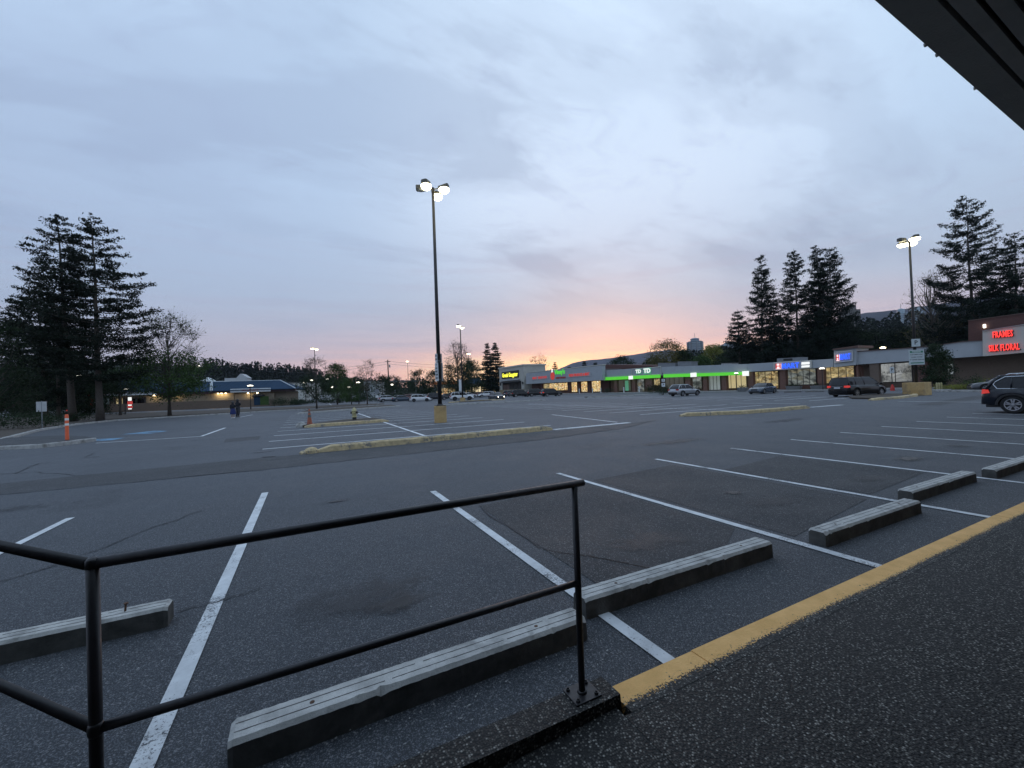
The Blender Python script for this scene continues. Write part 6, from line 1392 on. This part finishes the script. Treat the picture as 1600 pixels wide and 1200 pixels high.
for px, d, lb, m_ in ((583, 120, 'tall white banner sign on the verge left of the middle pole', None),):
    pass
t = thing('banner_sign', 'narrow white vertical banner left of the middle lamp pole', 'sign', tuple(at(720.5, 95)), R(va+180)); z0 = hz(720.5,611,95); z1 = hz(720.5,593,95); MB().tube([(0,0,0),(0,0,z1)], .05, 6).build('post','grey_metal',t); MB().box(.06,.1,-.45,.45,z0,z1).build('banner','sign_white',t)
# distant lit shop fronts behind the far row of cars, amber and white lamps
for i, (px, d, m_, lb) in enumerate([(595,200,'lit_interior_plain','long low lit shop front beyond the far cars'),]):
    block(690-8, 690+2, 190, 607, lb, 'tan_stucco', 6, 'far_shop', 'roof_gravel', (m_, .5, 2.4, 3))
shrub('hedge', 'long dark hedge beyond the box truck and the middle verge', tuple(at(535, 104)), 34, 2, 1.25, 301, 'leaves_dark', 8000, .10, rz=R(-20), cat='hedge')
shrub('hedge', 'dark hedge left of the silver hatchback below the white warehouse', tuple(at(579, 112)), 17, 2, 1.6, 302, 'leaves_dark', 4500, .10, rz=R(-20), cat='hedge')
shrub('shrub', 'dark bushes at the right end of the restaurant wall', tuple(at(446, 92)), 5.0, 2.4, 1.9, 303, 'leaves_dark', 2200, .08)
shrub('shrub', 'low bushes between the restaurant and the small dark lot tree', tuple(at(470, 96)), 5.0, 2.0, 1.2, 304, 'leaves_dark', 1600, .08)

# apartment towers
def tower(px0, px1, d, top, label, m_, balc=True, shape=8):
    a, b2 = at(px0, d), at(px1, d); c = (a+b2)/2; w2 = (b2-a).length/2; H = hz((px0+px1)/2, top, d); t = thing('apartment_tower', label, 'tower', tuple(c), R(8))
    MB().lathe([(w2,0), (w2,H*.94)], shape).build('shaft', m_, t)
    MB().lathe([(w2*.62,H*.94), (w2*.62,H), (.5,H+1.5)], shape).build('penthouse', m_, t)
    if balc:
        b = MB(); z = H*.2
        while z < H*.92: b.lathe([(w2*1.05,z), (w2*1.05,z+.5)], shape); z += 3.4
        b.build('balcony_slabs', 'stucco', t)
        b = MB()
        for k in range(shape):
            a_ = 6.283*k/shape; b.box(w2*math.cos(a_)*1.04-1, w2*math.cos(a_)*1.04+1, w2*math.sin(a_)*1.04-1, w2*math.sin(a_)*1.04+1, 0, H*.93)
        b.build('corner_piers', 'grey_metal', t)
    MB().tube([(0,0,H), (0,0,H+9)], .25, 4).build('mast', 'grey_metal', t)
tower(1078, 1099, 620, 529, 'grey high-rise apartment tower with balconies against the pink sky', 'tower_glass')
tower(1132, 1142, 700, 536, 'slender pale blue tower half hidden by the short pointed fir', 'tower_pale')
tower(1405, 1420, 640, 483, 'pale glass tower just left of the right lamp pole', 'tower_pale'); tower(1424, 1444, 640, 481, 'pale glass tower just right of the right lamp pole', 'tower_pale')
t = tower(1319, 1346, 420, 478, 'dark block tower behind the twin firs', 'roof_gravel', False, 4)

# hills, mountains, forest
def ridge(name, pts, back, front, material, z0=0, seed=0, rough=.06, n=160, rows=15):
    """pts: (px, py, d) along the crest; the slope comes forward by `front` (fraction of depth) and falls back by `back` metres"""
    rng = random.Random(seed); V = []; F = []; P = []
    for i in range(n+1):
        u = i/n*(len(pts)-1); k = min(int(u), len(pts)-2); f = u-k; f = f*f*(3-2*f)*.4+f*.6
        a, b = pts[k], pts[k+1]; px, py, d = [a[j]+(b[j]-a[j])*f for j in range(3)]; v = ray(px, py); P.append((v.x*d, v.y*d, CH+v.z*d, v))
    ph = [rng.uniform(0, 6.28) for _ in range(12)]
    for i, (x, y, z, v) in enumerate(P):
        s = sum(math.sin(i*.13*(j+1)*1.7+ph[j])/(j+1) for j in range(7))*rough*z*.35; z += s
        fl = Vector((v.x, v.y)).normalized()
        for r in range(rows+1):
            w_ = r/rows
            if w_ <= .6: q = w_/.6; dd = -front*(1-q); zz = z*(q**1.25)*(1+.06*math.sin(i*.4+r*1.3+ph[r % 12])*(1-q)*3*q)
            else: q = (w_-.6)/.4; dd = back*q; zz = z*(1-q)**1.1
            V.append((x+fl.x*dd, y+fl.y*dd, zz-2*(w_ in (0, 1))))
    for i in range(n):
        for r in range(rows): F.append((i*(rows+1)+r, i*(rows+1)+r+1, (i+1)*(rows+1)+r+1, (i+1)*(rows+1)+r))
    o = MB().add(V, F).build(name, material, smooth=True); tag(o, kind='structure'); return o
mat('mountain', (.022,.026,.036), .95, var=.3, vscale=.004); mat('hill_soil', (.035,.045,.03), .95, var=.3, vscale=.05)
ridge('mountain', [(780,600,5200), (840,588,5200), (872,577,5200), (893,568,5200), (918,562.5,5200), (944,560.5,5200), (974,557,5200), (995,553,5200), (1014,550,5200), (1045,547,5200), (1090,552,5200), (1120,541,5000), (1142,535,5000), (1160,537,5000), (1200,541,5000), (1260,538,4800), (1300,528,4600)], 1500, 1500, 'mountain', seed=1, rough=.02)
ridge('mountain', [(930,592,2600), (965,574,2600), (985,569,2600), (1010,563,2600), (1060,560,2600), (1120,556,2600), (1200,540,2600), (1280,515,2500), (1320,500,2400), (1348,490,2400), (1376,487,2400), (1405,483,2400), (1450,478,2300), (1500,470,2300), (1550,463,2200), (1600,460,2200), (1700,470,2200)], 900, 1100, 'mountain', seed=2, rough=.02)
crest = [(-260,575,420), (60,572,420), (200,570,420), (320,574,420), (345,575,420), (372,583,430), (395,578,430), (430,581,430), (470,583,440), (492,588,450), (520,597,460), (560,600,470), (620,606,520), (760,606,520)]
ridge('hillside', crest, 160, 150, 'hill_soil', seed=3, rough=.01)
def forest(name, pts, n, hh, seed, spread=90, m_='forest', extra=0):
    rng = np.random.default_rng(seed); C = []; 
    for i in range(n):
        u = rng.uniform(0, len(pts)-1.001); k = int(u); f = u-k; px, py, d = [pts[k][j]+(pts[k+1][j]-pts[k][j])*f for j in range(3)]; v = ray(px, py)
        back = rng.uniform(-spread, spread*.1); fl = np.array([v.x, v.y]); fl /= np.linalg.norm(fl); z = max(0, (CH+v.z*d)*(1-(abs(back)/spread)**1.2*.75))-hh*.72
        base = np.array([v.x*d+fl[0]*back, v.y*d+fl[1]*back, max(z, -1)]); h = hh*rng.uniform(.6, 1.5)
        m2 = 80; t_ = rng.uniform(0, 1, m2)**.8; con = rng.random() < .6; r = h*.17*(1-t_) if con else h*.24*np.sqrt(np.clip(1-(t_*2-1)**2, 0, 1)); a = rng.uniform(0, 6.283, m2); r = r*rng.uniform(.4, 1.1, m2)
        C.append(base+np.stack([np.cos(a)*r, np.sin(a)*r, t_*h+(0 if con else h*.05)], 1))
    C = np.concatenate(C); V, F = leaves(C, hh*.075, rng, .6, .4); o = fastmesh(name, V, F, m_, None); tag(o, kind='stuff'); return o
forest('forest', crest, 1500, 13, 7)
forest('forest', [(1010,586,420), (1060,574,400), (1140,560,380), (1230,548,360), (1330,520,340), (1400,510,330), (1480,500,330), (1600,490,330), (1700,490,330)], 700, 17, 8, 120)

# ------------------------------------------------------------------ air
HZ = MB().box(-5600, 7400, -40, 8200, -6, 900).build('haze', 'sign_white'); tag(HZ, kind='stuff')
hm = bpy.data.materials.new('haze_air'); hm.use_nodes = True; hm.node_tree.nodes.clear(); t_ = NT(hm.node_tree)
pv = t_.n.new('ShaderNodeVolumePrincipled'); pv.inputs['Color'].default_value = (.72,.76,.95,1); pv.inputs['Density'].default_value = .00006; pv.inputs['Anisotropy'].default_value = .0
ho = t_.n.new('ShaderNodeOutputMaterial'); t_.lk(pv.outputs[0], ho.inputs['Volume']); HZ.data.materials.clear(); HZ.data.materials.append(hm)
